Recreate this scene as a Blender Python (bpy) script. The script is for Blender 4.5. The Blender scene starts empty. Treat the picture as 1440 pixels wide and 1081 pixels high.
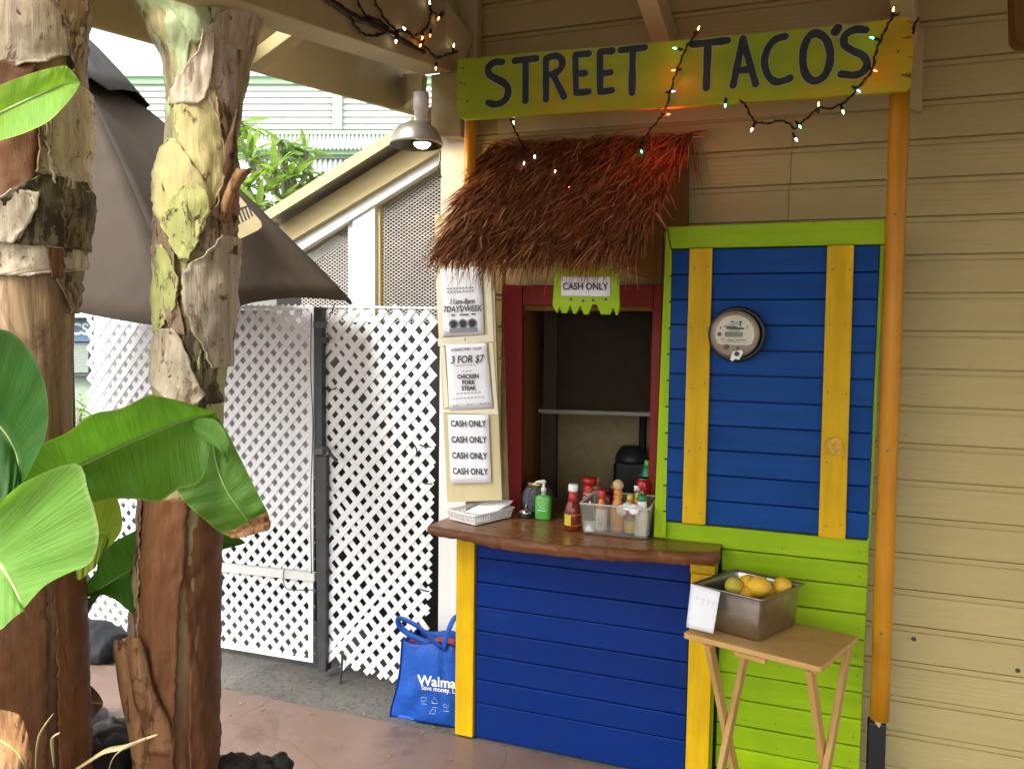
import bpy, math, random
from mathutils import Vector, Matrix, noise
random.seed(7)
S = bpy.context.scene
COL = S.collection
PI = math.pi

# ------------------------------------------------------------------ camera
W0, H0, F0, EYE = 1440.0, 1081.0, 1080.0, 1.62
YAW, PITCH, ROLL = math.radians(-19.55), math.radians(3.94), math.radians(-0.737)
_f = Vector((math.sin(YAW)*math.cos(PITCH), math.cos(YAW)*math.cos(PITCH), -math.sin(PITCH)))
_r = Vector((math.cos(YAW), -math.sin(YAW), 0))
_d = _f.cross(_r)
_c, _s = math.cos(ROLL), math.sin(ROLL)
CR = _c*_r + _s*_d
CD = -_s*_r + _c*_d
CF = _f
EYEV = Vector((0, 0, EYE))
cam_d = bpy.data.cameras.new('camera')
cam = bpy.data.objects.new('camera', cam_d); COL.objects.link(cam)
cam.matrix_world = Matrix(((CR.x, -CD.x, -CF.x, 0), (CR.y, -CD.y, -CF.y, 0), (CR.z, -CD.z, -CF.z, EYE), (0, 0, 0, 1)))
cam_d.sensor_width = 36; cam_d.lens = 36*F0/W0
cam_d.clip_start = 0.05; cam_d.clip_end = 2000
S.camera = cam

# ------------------------------------------------------------------ world, sun, exposure
wd = bpy.data.worlds.new('World'); S.world = wd; wd.use_nodes = True
nt = wd.node_tree; nt.nodes.clear()
sky = nt.nodes.new('ShaderNodeTexSky'); sky.sky_type = 'NISHITA'; sky.sun_disc = False
SUN_EL, SUN_AZ = math.radians(48), math.radians(204)      # azimuth measured clockwise from +y
sky.sun_elevation = SUN_EL; sky.sun_rotation = SUN_AZ
sky.air_density = 1.0; sky.dust_density = 3.0; sky.ozone_density = 0.3
hsv = nt.nodes.new('ShaderNodeHueSaturation'); hsv.inputs['Saturation'].default_value = 0.22
bg = nt.nodes.new('ShaderNodeBackground'); bg.inputs['Strength'].default_value = 0.15
wo = nt.nodes.new('ShaderNodeOutputWorld')
nt.links.new(sky.outputs[0], hsv.inputs['Color']); nt.links.new(hsv.outputs[0], bg.inputs[0]); nt.links.new(bg.outputs[0], wo.inputs[0])
sl = bpy.data.lights.new('sun', 'SUN'); sl.energy = 1.5; sl.angle = math.radians(25); sl.color = (1, .97, .93)
so = bpy.data.objects.new('sun', sl); COL.objects.link(so)
sd = Vector((math.sin(SUN_AZ)*math.cos(SUN_EL), math.cos(SUN_AZ)*math.cos(SUN_EL), math.sin(SUN_EL)))
so.rotation_euler = sd.to_track_quat('Z', 'Y').to_euler(); so.location = (-4, -4, 9)
S.view_settings.view_transform = 'Standard'; S.view_settings.look = 'None'
S.view_settings.gamma = 1.0; S.view_settings.use_curve_mapping = False
S.view_settings.exposure = 1.85
S.render.engine = 'CYCLES'
S.cycles.max_bounces = 8; S.cycles.diffuse_bounces = 4; S.cycles.transparent_max_bounces = 12

# ------------------------------------------------------------------ geometry helpers
def ray(x, y):
    return CR*((x-W0/2)/F0) + CD*((y-H0/2)/F0) + CF
def PY(x, y, Y):
    d = ray(x, y); return d*(Y/d.y) + EYEV
def PX(x, y, X):
    d = ray(x, y); return d*(X/d.x) + EYEV
def PZ(x, y, Z):
    d = ray(x, y); return d*((Z-EYE)/d.z) + EYEV
def PD(x, y, D):
    return ray(x, y)*D + EYEV

ROOT = {}
def thing(name, label, cat, loc, group=None):
    o = bpy.data.objects.new(name, None); COL.objects.link(o)
    o.location = loc; o.empty_display_size = .1
    o['label'] = label; o['category'] = cat
    if group: o['group'] = group
    ROOT[o.name] = Vector(loc)
    return o
def tag(o, label=None, cat=None, group=None, kind=None):
    if label: o['label'] = label
    if cat: o['category'] = cat
    if group: o['group'] = group
    if kind: o['kind'] = kind
    return o
def root_of(o):
    while o.parent: o = o.parent
    return o

class MB:
    def __init__(s): s.v = []; s.f = []; s.uv = None
    def add(s, vs, fs):
        n = len(s.v); s.v += [Vector(p) for p in vs]; s.f += [tuple(i+n for i in f) for f in fs]; return s
    def hexa(s, p):
        return s.add(p, [(0,3,2,1),(4,5,6,7),(0,1,5,4),(1,2,6,5),(2,3,7,6),(3,0,4,7)])
    def box(s, x0, x1, y0, y1, z0, z1):
        return s.hexa([(x0,y0,z0),(x1,y0,z0),(x1,y1,z0),(x0,y1,z0),(x0,y0,z1),(x1,y0,z1),(x1,y1,z1),(x0,y1,z1)])
    def prism(s, pts, off):
        n = len(pts); off = Vector(off)
        vs = [Vector(p) for p in pts] + [Vector(p)+off for p in pts]
        fs = [tuple(range(n)), tuple(range(2*n-1, n-1, -1))]
        for i in range(n):
            j = (i+1) % n; fs.append((j, i, i+n, j+n))
        return s.add(vs, fs)
    def bar(s, a, b, w, h, up=(0,0,1)):
        a = Vector(a); b = Vector(b); d = (b-a).normalized(); up = Vector(up)
        x = d.cross(up).normalized(); u = x.cross(d).normalized()
        q = []
        for p in (a, b):
            for sx, sy in ((-1,-1),(1,-1),(1,1),(-1,1)): q.append(p + x*(w/2*sx) + u*(h/2*sy))
        return s.hexa(q)
    def tube(s, pts, r, n=8, caps=True, flat=1.0, up=None):
        pts = [Vector(p) for p in pts]; m = len(pts)
        if not isinstance(r, (list, tuple)): r = [r]*m
        vs = []; prev = Vector(up) if up is not None else None
        for i, p in enumerate(pts):
            d = (pts[min(i+1, m-1)] - pts[max(i-1, 0)])
            d = d.normalized() if d.length > 1e-9 else Vector((0,0,1))
            if prev is None:
                prev = d.cross(Vector((0,0,1)) if abs(d.z) < .9 else Vector((1,0,0)))
            x = (prev - d*prev.dot(d)).normalized(); y = d.cross(x); prev = x
            for k in range(n):
                a = 2*PI*k/n; vs.append(p + x*(math.cos(a)*r[i]) + y*(math.sin(a)*r[i]*flat))
        fs = []
        for i in range(m-1):
            for k in range(n):
                k2 = (k+1) % n; fs.append((i*n+k, i*n+k2, (i+1)*n+k2, (i+1)*n+k))
        if caps: fs += [tuple(range(n-1, -1, -1)), tuple(range((m-1)*n, m*n))]
        return s.add(vs, fs)
    def lathe(s, prof, c, n=24, ax=None):
        c = Vector(c); ax = Vector(ax or (0,0,1)).normalized()
        x = ax.cross(Vector((0,1,0)) if abs(ax.y) < .9 else Vector((1,0,0))).normalized(); y = ax.cross(x)
        vs = []
        for r, z in prof:
            for k in range(n):
                a = 2*PI*k/n; vs.append(c + ax*z + x*(r*math.cos(a)) + y*(r*math.sin(a)))
        fs = []
        m = len(prof)
        for i in range(m-1):
            for k in range(n):
                k2 = (k+1) % n; fs.append((i*n+k, i*n+k2, (i+1)*n+k2, (i+1)*n+k))
        fs += [tuple(range(n-1, -1, -1)), tuple(range((m-1)*n, m*n))]
        return s.add(vs, fs)
    def grid(s, rows, close=False):
        n = len(rows[0]); vs = [p for r in rows for p in r]; fs = []
        for i in range(len(rows)-1):
            for k in range(n if close else n-1):
                k2 = (k+1) % n; fs.append((i*n+k, i*n+k2, (i+1)*n+k2, (i+1)*n+k))
        return s.add(vs, fs)
    def ellipsoid(s, c, rx, ry, rz, nu=16, nv=10, rot=None, pole=0.0):
        rows = []
        for i in range(nv+1):
            t = -PI/2 + PI*i/nv; row = []
            for k in range(nu):
                a = 2*PI*k/nu
                p = Vector((rx*math.cos(t)*math.cos(a), ry*math.cos(t)*math.sin(a), rz*math.sin(t)*(1+pole*abs(math.sin(t))**12)))
                if rot: p = rot @ p
                row.append(Vector(c)+p)
            rows.append(row)
        return s.grid(rows, close=True)
    def build(s, name, mat, parent=None, smooth=False, bevel=0, solid=0, uv=None):
        me = bpy.data.meshes.new(name)
        off = ROOT[root_of(parent).name] if parent else Vector((0,0,0))
        me.from_pydata([tuple(v-off) for v in s.v], [], s.f)
        if uv:
            l = me.uv_layers.new(name='UVMap')
            for p in me.polygons:
                for li in p.loop_indices: l.data[li].uv = uv[me.loops[li].vertex_index]
        me.materials.append(mat)
        if smooth:
            for p in me.polygons: p.use_smooth = True
        me.update()
        o = bpy.data.objects.new(name, me); COL.objects.link(o)
        if parent: o.parent = parent
        if solid:
            m = o.modifiers.new('solid', 'SOLIDIFY'); m.thickness = solid; m.offset = 0
        if bevel:
            m = o.modifiers.new('bevel', 'BEVEL'); m.width = bevel; m.segments = 2; m.limit_method = 'ANGLE'
        return o

def pquad(px, Y):
    return [PY(x, y, Y) for x, y in px]
def board(px, Y, th, name, mat, parent, bevel=.002):
    """a flat board whose front face lies on the plane y=Y; it is th thick, going back"""
    return MB().prism(pquad(px, Y), (0, th, 0)).build(name, mat, parent, bevel=bevel)
def catmull(pts, n):
    out = []; m = len(pts)
    P = [Vector(p) for p in pts]
    for i in range(n):
        t = i/(n-1)*(m-1); k = min(int(t), m-2); u = t-k
        a, b, c, d = P[max(k-1,0)], P[k], P[k+1], P[min(k+2,m-1)]
        out.append(.5*((2*b) + (c-a)*u + (2*a-5*b+4*c-d)*u*u + (3*b-a-3*c+d)*u*u*u))
    return out

# ------------------------------------------------------------------ material helpers
class N:
    def __init__(s, name):
        s.m = bpy.data.materials.new(name); s.m.use_nodes = True
        s.t = s.m.node_tree; s.b = s.t.nodes['Principled BSDF']; s.out = s.t.nodes['Material Output']
    def n(s, typ, **kw):
        x = s.t.nodes.new('ShaderNode'+typ)
        for k, v in kw.items():
            if hasattr(x, k): setattr(x, k, v)
            else: x.inputs[k.replace('_', ' ')].default_value = v
        return x
    def l(s, a, b): s.t.links.new(a, b)
    def coord(s, scale=(1,1,1), kind='Object', rot=(0,0,0), rnd=True):
        tc = s.n('TexCoord'); mp = s.n('Mapping'); mp.inputs['Scale'].default_value = scale
        mp.inputs['Rotation'].default_value = rot
        s.l(tc.outputs[kind], mp.inputs[0])
        if rnd:
            oi = s.n('ObjectInfo'); mu = s.n('Math', operation='MULTIPLY'); mu.inputs[1].default_value = 37.0
            s.l(oi.outputs['Random'], mu.inputs[0])
            cx = s.n('CombineXYZ')
            for k in range(3): s.l(mu.outputs[0], cx.inputs[k])
            s.l(cx.outputs[0], mp.inputs['Location'])
        return mp.outputs[0]
    def noise(s, vec, scale, detail=5, rough=.55, dist=0):
        x = s.n('TexNoise'); x.inputs['Scale'].default_value = scale; x.inputs['Detail'].default_value = detail
        x.inputs['Roughness'].default_value = rough; x.inputs['Distortion'].default_value = dist
        s.l(vec, x.inputs['Vector']); return x.outputs['Fac']
    def ramp(s, fac, stops):
        x = s.n('ValToRGB'); e = x.color_ramp.elements
        while len(e) < len(stops): e.new(.5)
        for i, (p, c) in enumerate(stops):
            e[i].position = p; e[i].color = (*c, 1) if len(c) == 3 else c
        s.l(fac, x.inputs[0]); return x.outputs['Color']
    def mix(s, fac, a, b, mode='MIX'):
        x = s.n('MixRGB', blend_type=mode)
        for i, v in enumerate((fac, a, b)):
            if hasattr(v, 'links') or hasattr(v, 'is_linked'): s.l(v, x.inputs[i])
            elif i == 0: x.inputs[0].default_value = v
            else: x.inputs[i].default_value = (*v, 1)
        return x.outputs[0]
    def bump(s, h, strength=.3, dist=.01):
        x = s.n('Bump'); x.inputs['Strength'].default_value = strength; x.inputs['Distance'].default_value = dist
        s.l(h, x.inputs['Height']); s.l(x.outputs[0], s.b.inputs['Normal']); return x
    def set(s, color=None, rough=None, metal=None, spec=None, **kw):
        def put(k, v):
            if hasattr(v, 'is_linked'): s.l(v, s.b.inputs[k])
            elif k == 'Base Color': s.b.inputs[k].default_value = (*v, 1)
            else: s.b.inputs[k].default_value = v
        if color is not None: put('Base Color', color)
        if rough is not None: put('Roughness', rough)
        if metal is not None: put('Metallic', metal)
        if spec is not None: put('Specular IOR Level', spec)
        for k, v in kw.items(): put(k.replace('_', ' '), v)
        return s.m

def dk(c, k): return tuple(min(1, x*k) for x in c)

def wood_paint(name, c, grain='x', var=.18, rough=.5, bump=.25, tint=None, worn=None, wornamt=.62, gs=1.0, spec=.16):
    n = N(name)
    sc = {'x': (2.2, 30, 30), 'y': (30, 2.2, 30), 'z': (30, 30, 2.2)}[grain]
    v = n.coord(tuple(k*gs for k in sc))
    g = n.noise(v, 1.0, 6, .6, .6)
    v2 = n.coord((1,1,1)); b = n.noise(v2, 3.5, 4)
    col = n.ramp(g, [(.25, dk(c, 1-var)), (.75, dk(c, 1+var*.6))])
    col = n.mix(n.ramp(b, [(.35, (0,0,0)), (.7, (.5,.5,.5))]), col, tint or dk(c, 1-var*1.3))
    oi = n.n('ObjectInfo'); rr = n.ramp(oi.outputs['Random'], [(0, (.86,.86,.86)), (1, (1,1,1))])
    col = n.mix(1.0, col, rr, 'MULTIPLY')
    # small nail marks, knots and scuffs
    sp = n.noise(v2, 38, 3, .7); spots = n.ramp(sp, [(.70, (0,0,0)), (.76, (.7,.7,.7))])
    col = n.mix(spots, col, dk(c, .35))
    if worn:
        wv = n.noise(n.coord((sc[0]*.4, sc[1]*.4, sc[2]*.4)), 1.3, 5, .7)
        col = n.mix(n.ramp(wv, [(wornamt, (0,0,0)), (wornamt+.06, (.8,.8,.8))]), col, worn)
    n.bump(g, bump, .004)
    r = n.ramp(b, [(.3, (rough-.1,)*3), (.7, (rough+.12,)*3)])
    return n.set(col, r, spec=spec)

def plain(name, c, rough=.5, metal=0, var=.12, scale=20, bump=0.05, spec=.5, **kw):
    n = N(name); v = n.coord(); b = n.noise(v, scale, 5)
    col = n.ramp(b, [(.3, dk(c, 1-var)), (.7, dk(c, 1+var))])
    if bump: n.bump(b, bump, .004)
    return n.set(col, rough, metal, spec, **kw)
def glass(name, c, rough=.05, alpha=None):
    n = N(name)
    return n.set(c, rough, **{'Transmission_Weight': 1.0, 'IOR': 1.2})
def emit(name, c, strength):
    n = N(name); n.b.inputs['Emission Color'].default_value = (*c, 1); n.b.inputs['Emission Strength'].default_value = strength
    return n.set(c, .3)

LIME = (.33, .52, .007); BLUE = (.002, .058, .26); YEL = (.74, .45, .004); CREAM = (.55, .45, .225); RED = (.24, .022, .018)
M = {}
M['lime'] = wood_paint('lime_paint', LIME, 'x', .2, tint=(.22,.40,.006), bump=.35)
M['limez'] = wood_paint('lime_paint_upright', LIME, 'z', .14)
M['blue'] = wood_paint('blue_paint', BLUE, 'x', .22, rough=.55, worn=(.01,.085,.29), wornamt=.64)
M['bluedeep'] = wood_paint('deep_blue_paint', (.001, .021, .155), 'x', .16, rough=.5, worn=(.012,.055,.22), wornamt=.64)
M['yellow'] = wood_paint('yellow_paint', YEL, 'z', .24, bump=.35, tint=(.42,.25,.01))
M['red'] = wood_paint('red_paint', RED, 'z', .15)
M['cream'] = wood_paint('cream_paint', CREAM, 'x', .10, rough=.6, spec=.25)
M['creamz'] = wood_paint('cream_paint_upright', CREAM, 'z', .10, rough=.6, spec=.25)
M['board_cream'] = wood_paint('poster_board_paint', (.62, .53, .30), 'z', .10, rough=.6)
M['white'] = wood_paint('white_paint', (.78, .77, .73), 'z', .07, rough=.5, bump=.2)
M['slat'] = plain('white_lattice', (.80, .81, .81), .5, var=.05, scale=9)
M['varnish'] = wood_paint('varnished_pole', (.60, .25, .010), 'z', .26, rough=.35, bump=.1, spec=.25)
M['slab'] = wood_paint('counter_slab_wood', (.25, .108, .034), 'x', .6, rough=.26, bump=.35, tint=(.10,.035,.012), gs=1.0, spec=.5)
M['barkedge'] = wood_paint('slab_bark_edge', (.16, .06, .022), 'x', .5, rough=.4, bump=.6, tint=(.06,.022,.01), gs=.6)
M['tray'] = wood_paint('tray_table_wood', (.60, .36, .12), 'x', .22, rough=.38, bump=.1, gs=.7)
M['trayleg'] = wood_paint('tray_leg_wood', (.55, .33, .11), 'z', .22, rough=.4, bump=.1)
M['rawwood'] = wood_paint('brown_side_board', (.22, .10, .022), 'z', .25, rough=.6)
M['paper'] = plain('paper', (.78, .79, .82), .75, var=.03, scale=14, bump=.03)
M['ink'] = plain('ink', (.025, .025, .03), .7, bump=0)
M['greyink'] = plain('grey_ink', (.22, .22, .24), .7, bump=0)
M['plastic_sleeve'] = plain('clear_sleeve', (.75, .70, .52), .25, var=.05)
M['black'] = plain('black_plastic', (.012, .012, .013), .4)
M['blackmetal'] = plain('dark_grey_metal', (.035, .037, .04), .45, var=.3, scale=12)
M['steel'] = plain('brushed_steel', (.42, .40, .36), .32, 1.0, var=.12, scale=30)
M['galv'] = plain('galvanised_shade', (.50, .47, .40), .45, .6, var=.2, scale=14)
M['whiteplastic'] = plain('white_plastic', (.80, .79, .76), .35, bump=0)
M['chrome'] = plain('chrome', (.6, .6, .6), .12, 1.0, var=.03, bump=0)
M['gold'] = plain('gold_lid', (.45, .32, .12), .3, 1.0)
def clearish(name, tint, body, amt):
    n = N(name); n.set(body, .12, spec=.6)
    tr = n.n('BsdfTransparent'); tr.inputs[0].default_value = (*tint, 1)
    fr = n.n('Fresnel'); fr.inputs[0].default_value = 1.45
    ad = n.n('Math', operation='ADD'); n.l(fr.outputs[0], ad.inputs[0]); ad.inputs[1].default_value = amt
    mx = n.n('MixShader'); n.l(ad.outputs[0], mx.inputs[0]); n.l(tr.outputs[0], mx.inputs[1]); n.l(n.b.outputs[0], mx.inputs[2]); n.l(mx.outputs[0], n.out.inputs[0]); return n.m
M['jar'] = clearish('jar_glass', (.80,.84,.86), (.25,.26,.28), .14)
M['clear'] = clearish('clear_acrylic', (.95,.94,.90), (.62,.60,.55), .08)
M['clearrim'] = clearish('clear_acrylic_rim', (.9,.9,.86), (.75,.73,.68), .5)
M['knot'] = plain('yellow_knot', (.50,.29,.006), .5, var=.3, scale=60)
M['sign'] = None

def mk_sign():
    n = N('sign_paint'); v = n.coord((2, 14, 14)); g = n.noise(v, 1, 6)
    v2 = n.coord((1, 1, 1), rnd=False); b = n.noise(v2, 2.3, 3, .5, .4)
    col = n.ramp(b, [(.38, (.30,.44,.02)), (.52, (.42,.46,.02)), (.66, (.60,.36,.012))])
    col = n.mix(n.ramp(g, [(.35, (.35,.35,.35)), (.65, (0,0,0))]), col, (.20,.26,.01))
    n.bump(g, .25, .004); return n.set(col, .5, spec=.35)
M['sign'] = mk_sign()

def mk_siding():
    n = N('siding_paint')
    v = n.coord((3.0, 40, 40)); g = n.noise(v, 1, 7, .65, 1.2)
    v2 = n.coord((1,1,1)); b = n.noise(v2, 2.0, 4)
    c = (.50, .398, .168)
    col = n.ramp(g, [(.3, dk(c, .92)), (.7, dk(c, 1.05))])
    col = n.mix(n.ramp(b, [(.4, (0,0,0)), (.75, (.35,.35,.35))]), col, (.39, .295, .11))
    sp = n.noise(v2, 55, 2, .6); col = n.mix(n.ramp(sp, [(.75, (0,0,0)), (.79, (.7,.7,.7))]), col, (.16,.11,.06))
    # embossed cedar grain comes and goes along each board
    m = n.noise(n.coord((1.2, 4, 4)), 1, 2); mm = n.ramp(m, [(.50, (0,0,0)), (.66, (.8,.8,.8))])
    w = n.n('TexWave', wave_type='BANDS', bands_direction='Z', wave_profile='SIN')
    w.inputs['Scale'].default_value = 12; w.inputs['Distortion'].default_value = 9; w.inputs['Detail'].default_value = 3; w.inputs['Detail Scale'].default_value = .35
    n.l(n.coord((.35, 1, 1.6)), w.inputs['Vector'])
    h = n.mix(mm, g, w.outputs['Fac'])
    n.bump(h, .26, .0035); return n.set(col, .55, spec=.3)
M['siding'] = mk_siding()

def mk_floor():
    n = N('red_painted_concrete'); v = n.coord((1,1,1), rnd=False)
    a = n.noise(v, 1.1, 5, .6); b = n.noise(v, 9, 7, .7); c = n.noise(v, 60, 4)
    col = n.ramp(a, [(.35, (.145,.088,.062)), (.65, (.205,.14,.108))])
    col = n.mix(n.ramp(b, [(.5, (0,0,0)), (.75, (.6,.6,.6))]), col, (.24,.18,.16))
    col = n.mix(n.ramp(c, [(.68, (0,0,0)), (.74, (.6,.6,.6))]), col, (.08,.05,.04))
    st = n.noise(v, 3.2, 8, .75, .6); col = n.mix(n.ramp(st, [(.54, (0,0,0)), (.66, (.55,.55,.55))]), col, (.07,.045,.038))
    vo = n.n('TexVoronoi', feature='DISTANCE_TO_EDGE'); vo.inputs['Scale'].default_value = .8
    wv = n.n('MixRGB'); wv.inputs[0].default_value = .12; n.l(v, wv.inputs[1]); tn = n.n('TexNoise'); tn.inputs['Scale'].default_value = 4; n.l(v, tn.inputs['Vector']); n.l(tn.outputs['Color'], wv.inputs[2]); n.l(wv.outputs[0], vo.inputs['Vector'])
    col = n.mix(n.ramp(vo.outputs['Distance'], [(.0, (.35,.35,.35)), (.004, (0,0,0))]), col, (.05,.035,.03))
    n.bump(b, .2, .004); return n.set(col, n.ramp(b, [(.3, (.30,)*3), (.7, (.55,)*3)]), spec=.4)
M['floor'] = mk_floor()
def mk_conc(name, c, agg):
    n = N(name); v = n.coord((1,1,1), rnd=False)
    a = n.noise(v, 2.3, 6, .65); b = n.noise(v, agg, 4, .7)
    col = n.ramp(a, [(.3, dk(c, .7)), (.7, dk(c, 1.15))])
    col = n.mix(n.ramp(b, [(.5, (0,0,0)), (.62, (.75,.75,.75))]), col, dk(c, .45))
    n.bump(b, .4, .006); return n.set(col, .8)
M['conc'] = mk_conc('grey_concrete', (.13, .12, .105), 45)
M['aggr'] = mk_conc('aggregate_concrete', (.17, .16, .14), 70)
M['ground'] = mk_conc('asphalt', (.055, .054, .052), 60)
M['rock'] = mk_conc('lava_rock', (.014, .0105, .008), 30)
M['soil'] = mk_conc('dark_soil', (.03, .02, .014), 40)

def mk_thatch():
    n = N('red_lit_thatch'); g = n.n('NewGeometry')
    col = n.ramp(g.outputs['Random Per Island'], [(0, (.085,.024,.010)), (.35, (.24,.070,.024)), (.75, (.38,.135,.045)), (.93, (.50,.23,.09)), (1, (.62,.38,.17))])  # straw colours reddened to carry the red glow of the bulbs
    return n.set(col, .6, spec=.3)
M['thatch'] = mk_thatch()

def mk_trunk(name, c_low, c_up, zlo, zhi, dark):
    n = N(name); tc = n.n('TexCoord'); sep = n.n('SeparateXYZ'); n.l(tc.outputs['Object'], sep.inputs[0])
    mr = n.n('MapRange'); mr.inputs['From Min'].default_value = zlo; mr.inputs['From Max'].default_value = zhi
    n.l(sep.outputs['Z'], mr.inputs['Value'])
    v = n.coord((22, 22, 1.1)); g = n.noise(v, 1.5, 8, .7, .6)
    v2 = n.coord((1,1,.5)); b = n.noise(v2, 7, 6, .65, .8)
    col = n.mix(mr.outputs[0], c_low, c_up)  # lower colour is brown, darkened further for the weaker light there
    col = n.mix(n.ramp(g, [(.32, (.9,.9,.9)), (.58, (0,0,0))]), col, dark)
    col = n.mix(n.ramp(b, [(.55, (0,0,0)), (.68, (.85,.85,.85))]), col, dk(dark, .5))
    h = n.mix(.5, g, b); n.bump(h, .55, .012)
    return n.set(col, .55, spec=.35)
M['trunkR'] = mk_trunk('banana_stem', (.125, .048, .018), (.42, .38, .17), -.1 if False else .55, 1.3, (.10,.04,.016))
M['trunkL'] = mk_trunk('old_banana_stem', (.115, .048, .018), (.42, .28, .14), .55, 1.2, (.11,.045,.018))
def mk_sheath(name, c, spots, amt, streak=.6, edge=True):
    n = N(name); v = n.coord((26, 26, 1.5)); g = n.noise(v, 1.6, 8, .7, .8)
    v2 = n.coord((1,1,.40)); b = n.noise(v2, 34, 8, .72, .7); b2 = n.noise(v2, 8, 6, .65, .5); b3 = n.noise(v2, 15, 6, .7, 1.0)
    col = n.ramp(b2, [(.28, dk(c, .62)), (.5, c), (.72, dk(c, 1.25))])
    col = n.mix(n.ramp(g, [(.3, (streak,)*3), (.58, (0,0,0))]), col, dk(c, .38))
    col = n.mix(n.ramp(g, [(.62, (0,0,0)), (.75, (streak*.7,)*3)]), col, tuple(min(.8, x*1.35+.05) for x in c))
    col = n.mix(n.ramp(b3, [(amt, (0,0,0)), (amt+.04, (.8,.8,.8))]), col, dk(spots, 1.5))
    col = n.mix(n.ramp(b, [(amt-.02, (0,0,0)), (amt+.03, (.95,.95,.95))]), col, spots)
    if edge:
        tc = n.n('TexCoord'); sep = n.n('SeparateXYZ'); n.l(tc.outputs['UV'], sep.inputs[0])
        ab = n.n('Math', operation='ABSOLUTE'); n.l(sep.outputs['X'], ab.inputs[0])
        ad = n.n('Math', operation='MULTIPLY_ADD'); n.l(b3, ad.inputs[0]); ad.inputs[1].default_value = .30; n.l(ab.outputs[0], ad.inputs[2])
        col = n.mix(n.ramp(ad.outputs[0], [(1.03, (0,0,0)), (1.10, (.8,.8,.8))]), col, dk(spots, .8))
    h = n.mix(.5, g, b2); h = n.mix(.3, h, b); n.bump(h, .8, .014); return n.set(col, .6, spec=.25)
M['sh_yellow'] = mk_sheath('sheath_yellow', (.60, .51, .22), (.09,.045,.02), .61, .3)
M['sh_green'] = mk_sheath('sheath_green_spotted', (.48, .48, .17), (.05,.035,.015), .59, .3)
M['sh_pale'] = mk_sheath('sheath_pale_green', (.48, .56, .30), (.22,.17,.10), .68, .25)
M['sh_tan'] = mk_sheath('sheath_papery_tan', (.58, .48, .34), (.13,.07,.035), .60, .8)
M['sh_brown'] = mk_sheath('sheath_brown', (.36, .25, .15), (.06,.03,.015), .56, .8)
M['sh_dark'] = mk_sheath('sheath_mossy_dark', (.22, .17, .09), (.035,.025,.012), .52, .8)
M['sh_orange'] = mk_sheath('sheath_orange_brown', (.165, .066, .024), (.10,.04,.015), .64, .6)

def mk_leaf(name, c, c2, rib=(.45,.55,.2), edge=None, vein=100):
    n = N(name)
    tc = n.n('TexCoord'); sep = n.n('SeparateXYZ'); n.l(tc.outputs['UV'], sep.inputs[0])
    mp = n.n('Mapping'); mp.inputs['Scale'].default_value = (vein, 1.2, 1); n.l(tc.outputs['UV'], mp.inputs[0])
    g = n.noise(mp.outputs[0], 1.0, 5, .6)
    b = n.noise(n.coord((1,1,1)), 6, 4)
    col = n.ramp(b, [(.3, c), (.7, c2)])
    col = n.mix(n.ramp(g, [(.3, (.6,.6,.6)), (.6, (0,0,0))]), col, dk(c, .55))
    if edge:
        a = n.n('Math', operation='ABSOLUTE'); n.l(sep.outputs['Y'], a.inputs[0])
        col = n.mix(n.ramp(a.outputs[0], [(.95, (0,0,0)), (1.0, (.7,.7,.7))]), col, edge)
        sp = n.noise(n.coord((1,1,1)), 30, 4, .7); col = n.mix(n.ramp(sp, [(.69, (0,0,0)), (.74, (.8,.8,.8))]), col, (.20,.13,.04))
    n.bump(g, .5, .006)
    n.set(col, .45, spec=.35)
    tr = n.n('BsdfTranslucent'); n.l(n.mix(1.0, col, (1.5,1.6,.55), 'MULTIPLY'), tr.inputs[0])
    mx = n.n('MixShader'); mx.inputs[0].default_value = .40
    n.l(n.b.outputs[0], mx.inputs[1]); n.l(tr.outputs[0], mx.inputs[2]); n.l(mx.outputs[0], n.out.inputs[0])
    return n.m
M['leafC'] = mk_leaf('leaf_mid_green', (.10,.24,.028), (.13,.30,.04), edge=(.30,.34,.10))
M['leafD'] = mk_leaf('leaf_bright_green', (.16,.36,.05), (.20,.42,.07), edge=(.34,.44,.16))
M['leafB'] = mk_leaf('leaf_backlit_green', (.035,.12,.018), (.05,.16,.025), edge=(.10,.16,.05))  # darker green painted in for a leaf seen against the light
M['leafA'] = mk_leaf('leaf_lime_green', (.22,.46,.05), (.30,.52,.06), edge=(.55,.50,.05))
M['leafE'] = mk_leaf('leaf_yellow_green', (.22,.32,.03), (.30,.38,.04))
M['leafF'] = mk_leaf('leaf_shade_green', (.05,.14,.02), (.07,.19,.03))
M['midrib'] = plain('leaf_midrib', (.36,.48,.15), .4, var=.1)
M['drybrown'] = mk_sheath('dry_leaf_brown', (.38, .20, .085), (.08,.035,.015), .58, .7, False)
M['drydark'] = mk_sheath('dry_stub_brown', (.20, .11, .055), (.05,.025,.012), .55, .8, False)
M['dryred'] = mk_sheath('dry_stub_red_brown', (.28, .14, .06), (.07,.028,.012), .57, .8, False)
M['strand'] = plain('dry_strand', (.50,.40,.20), .7, var=.25)

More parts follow.
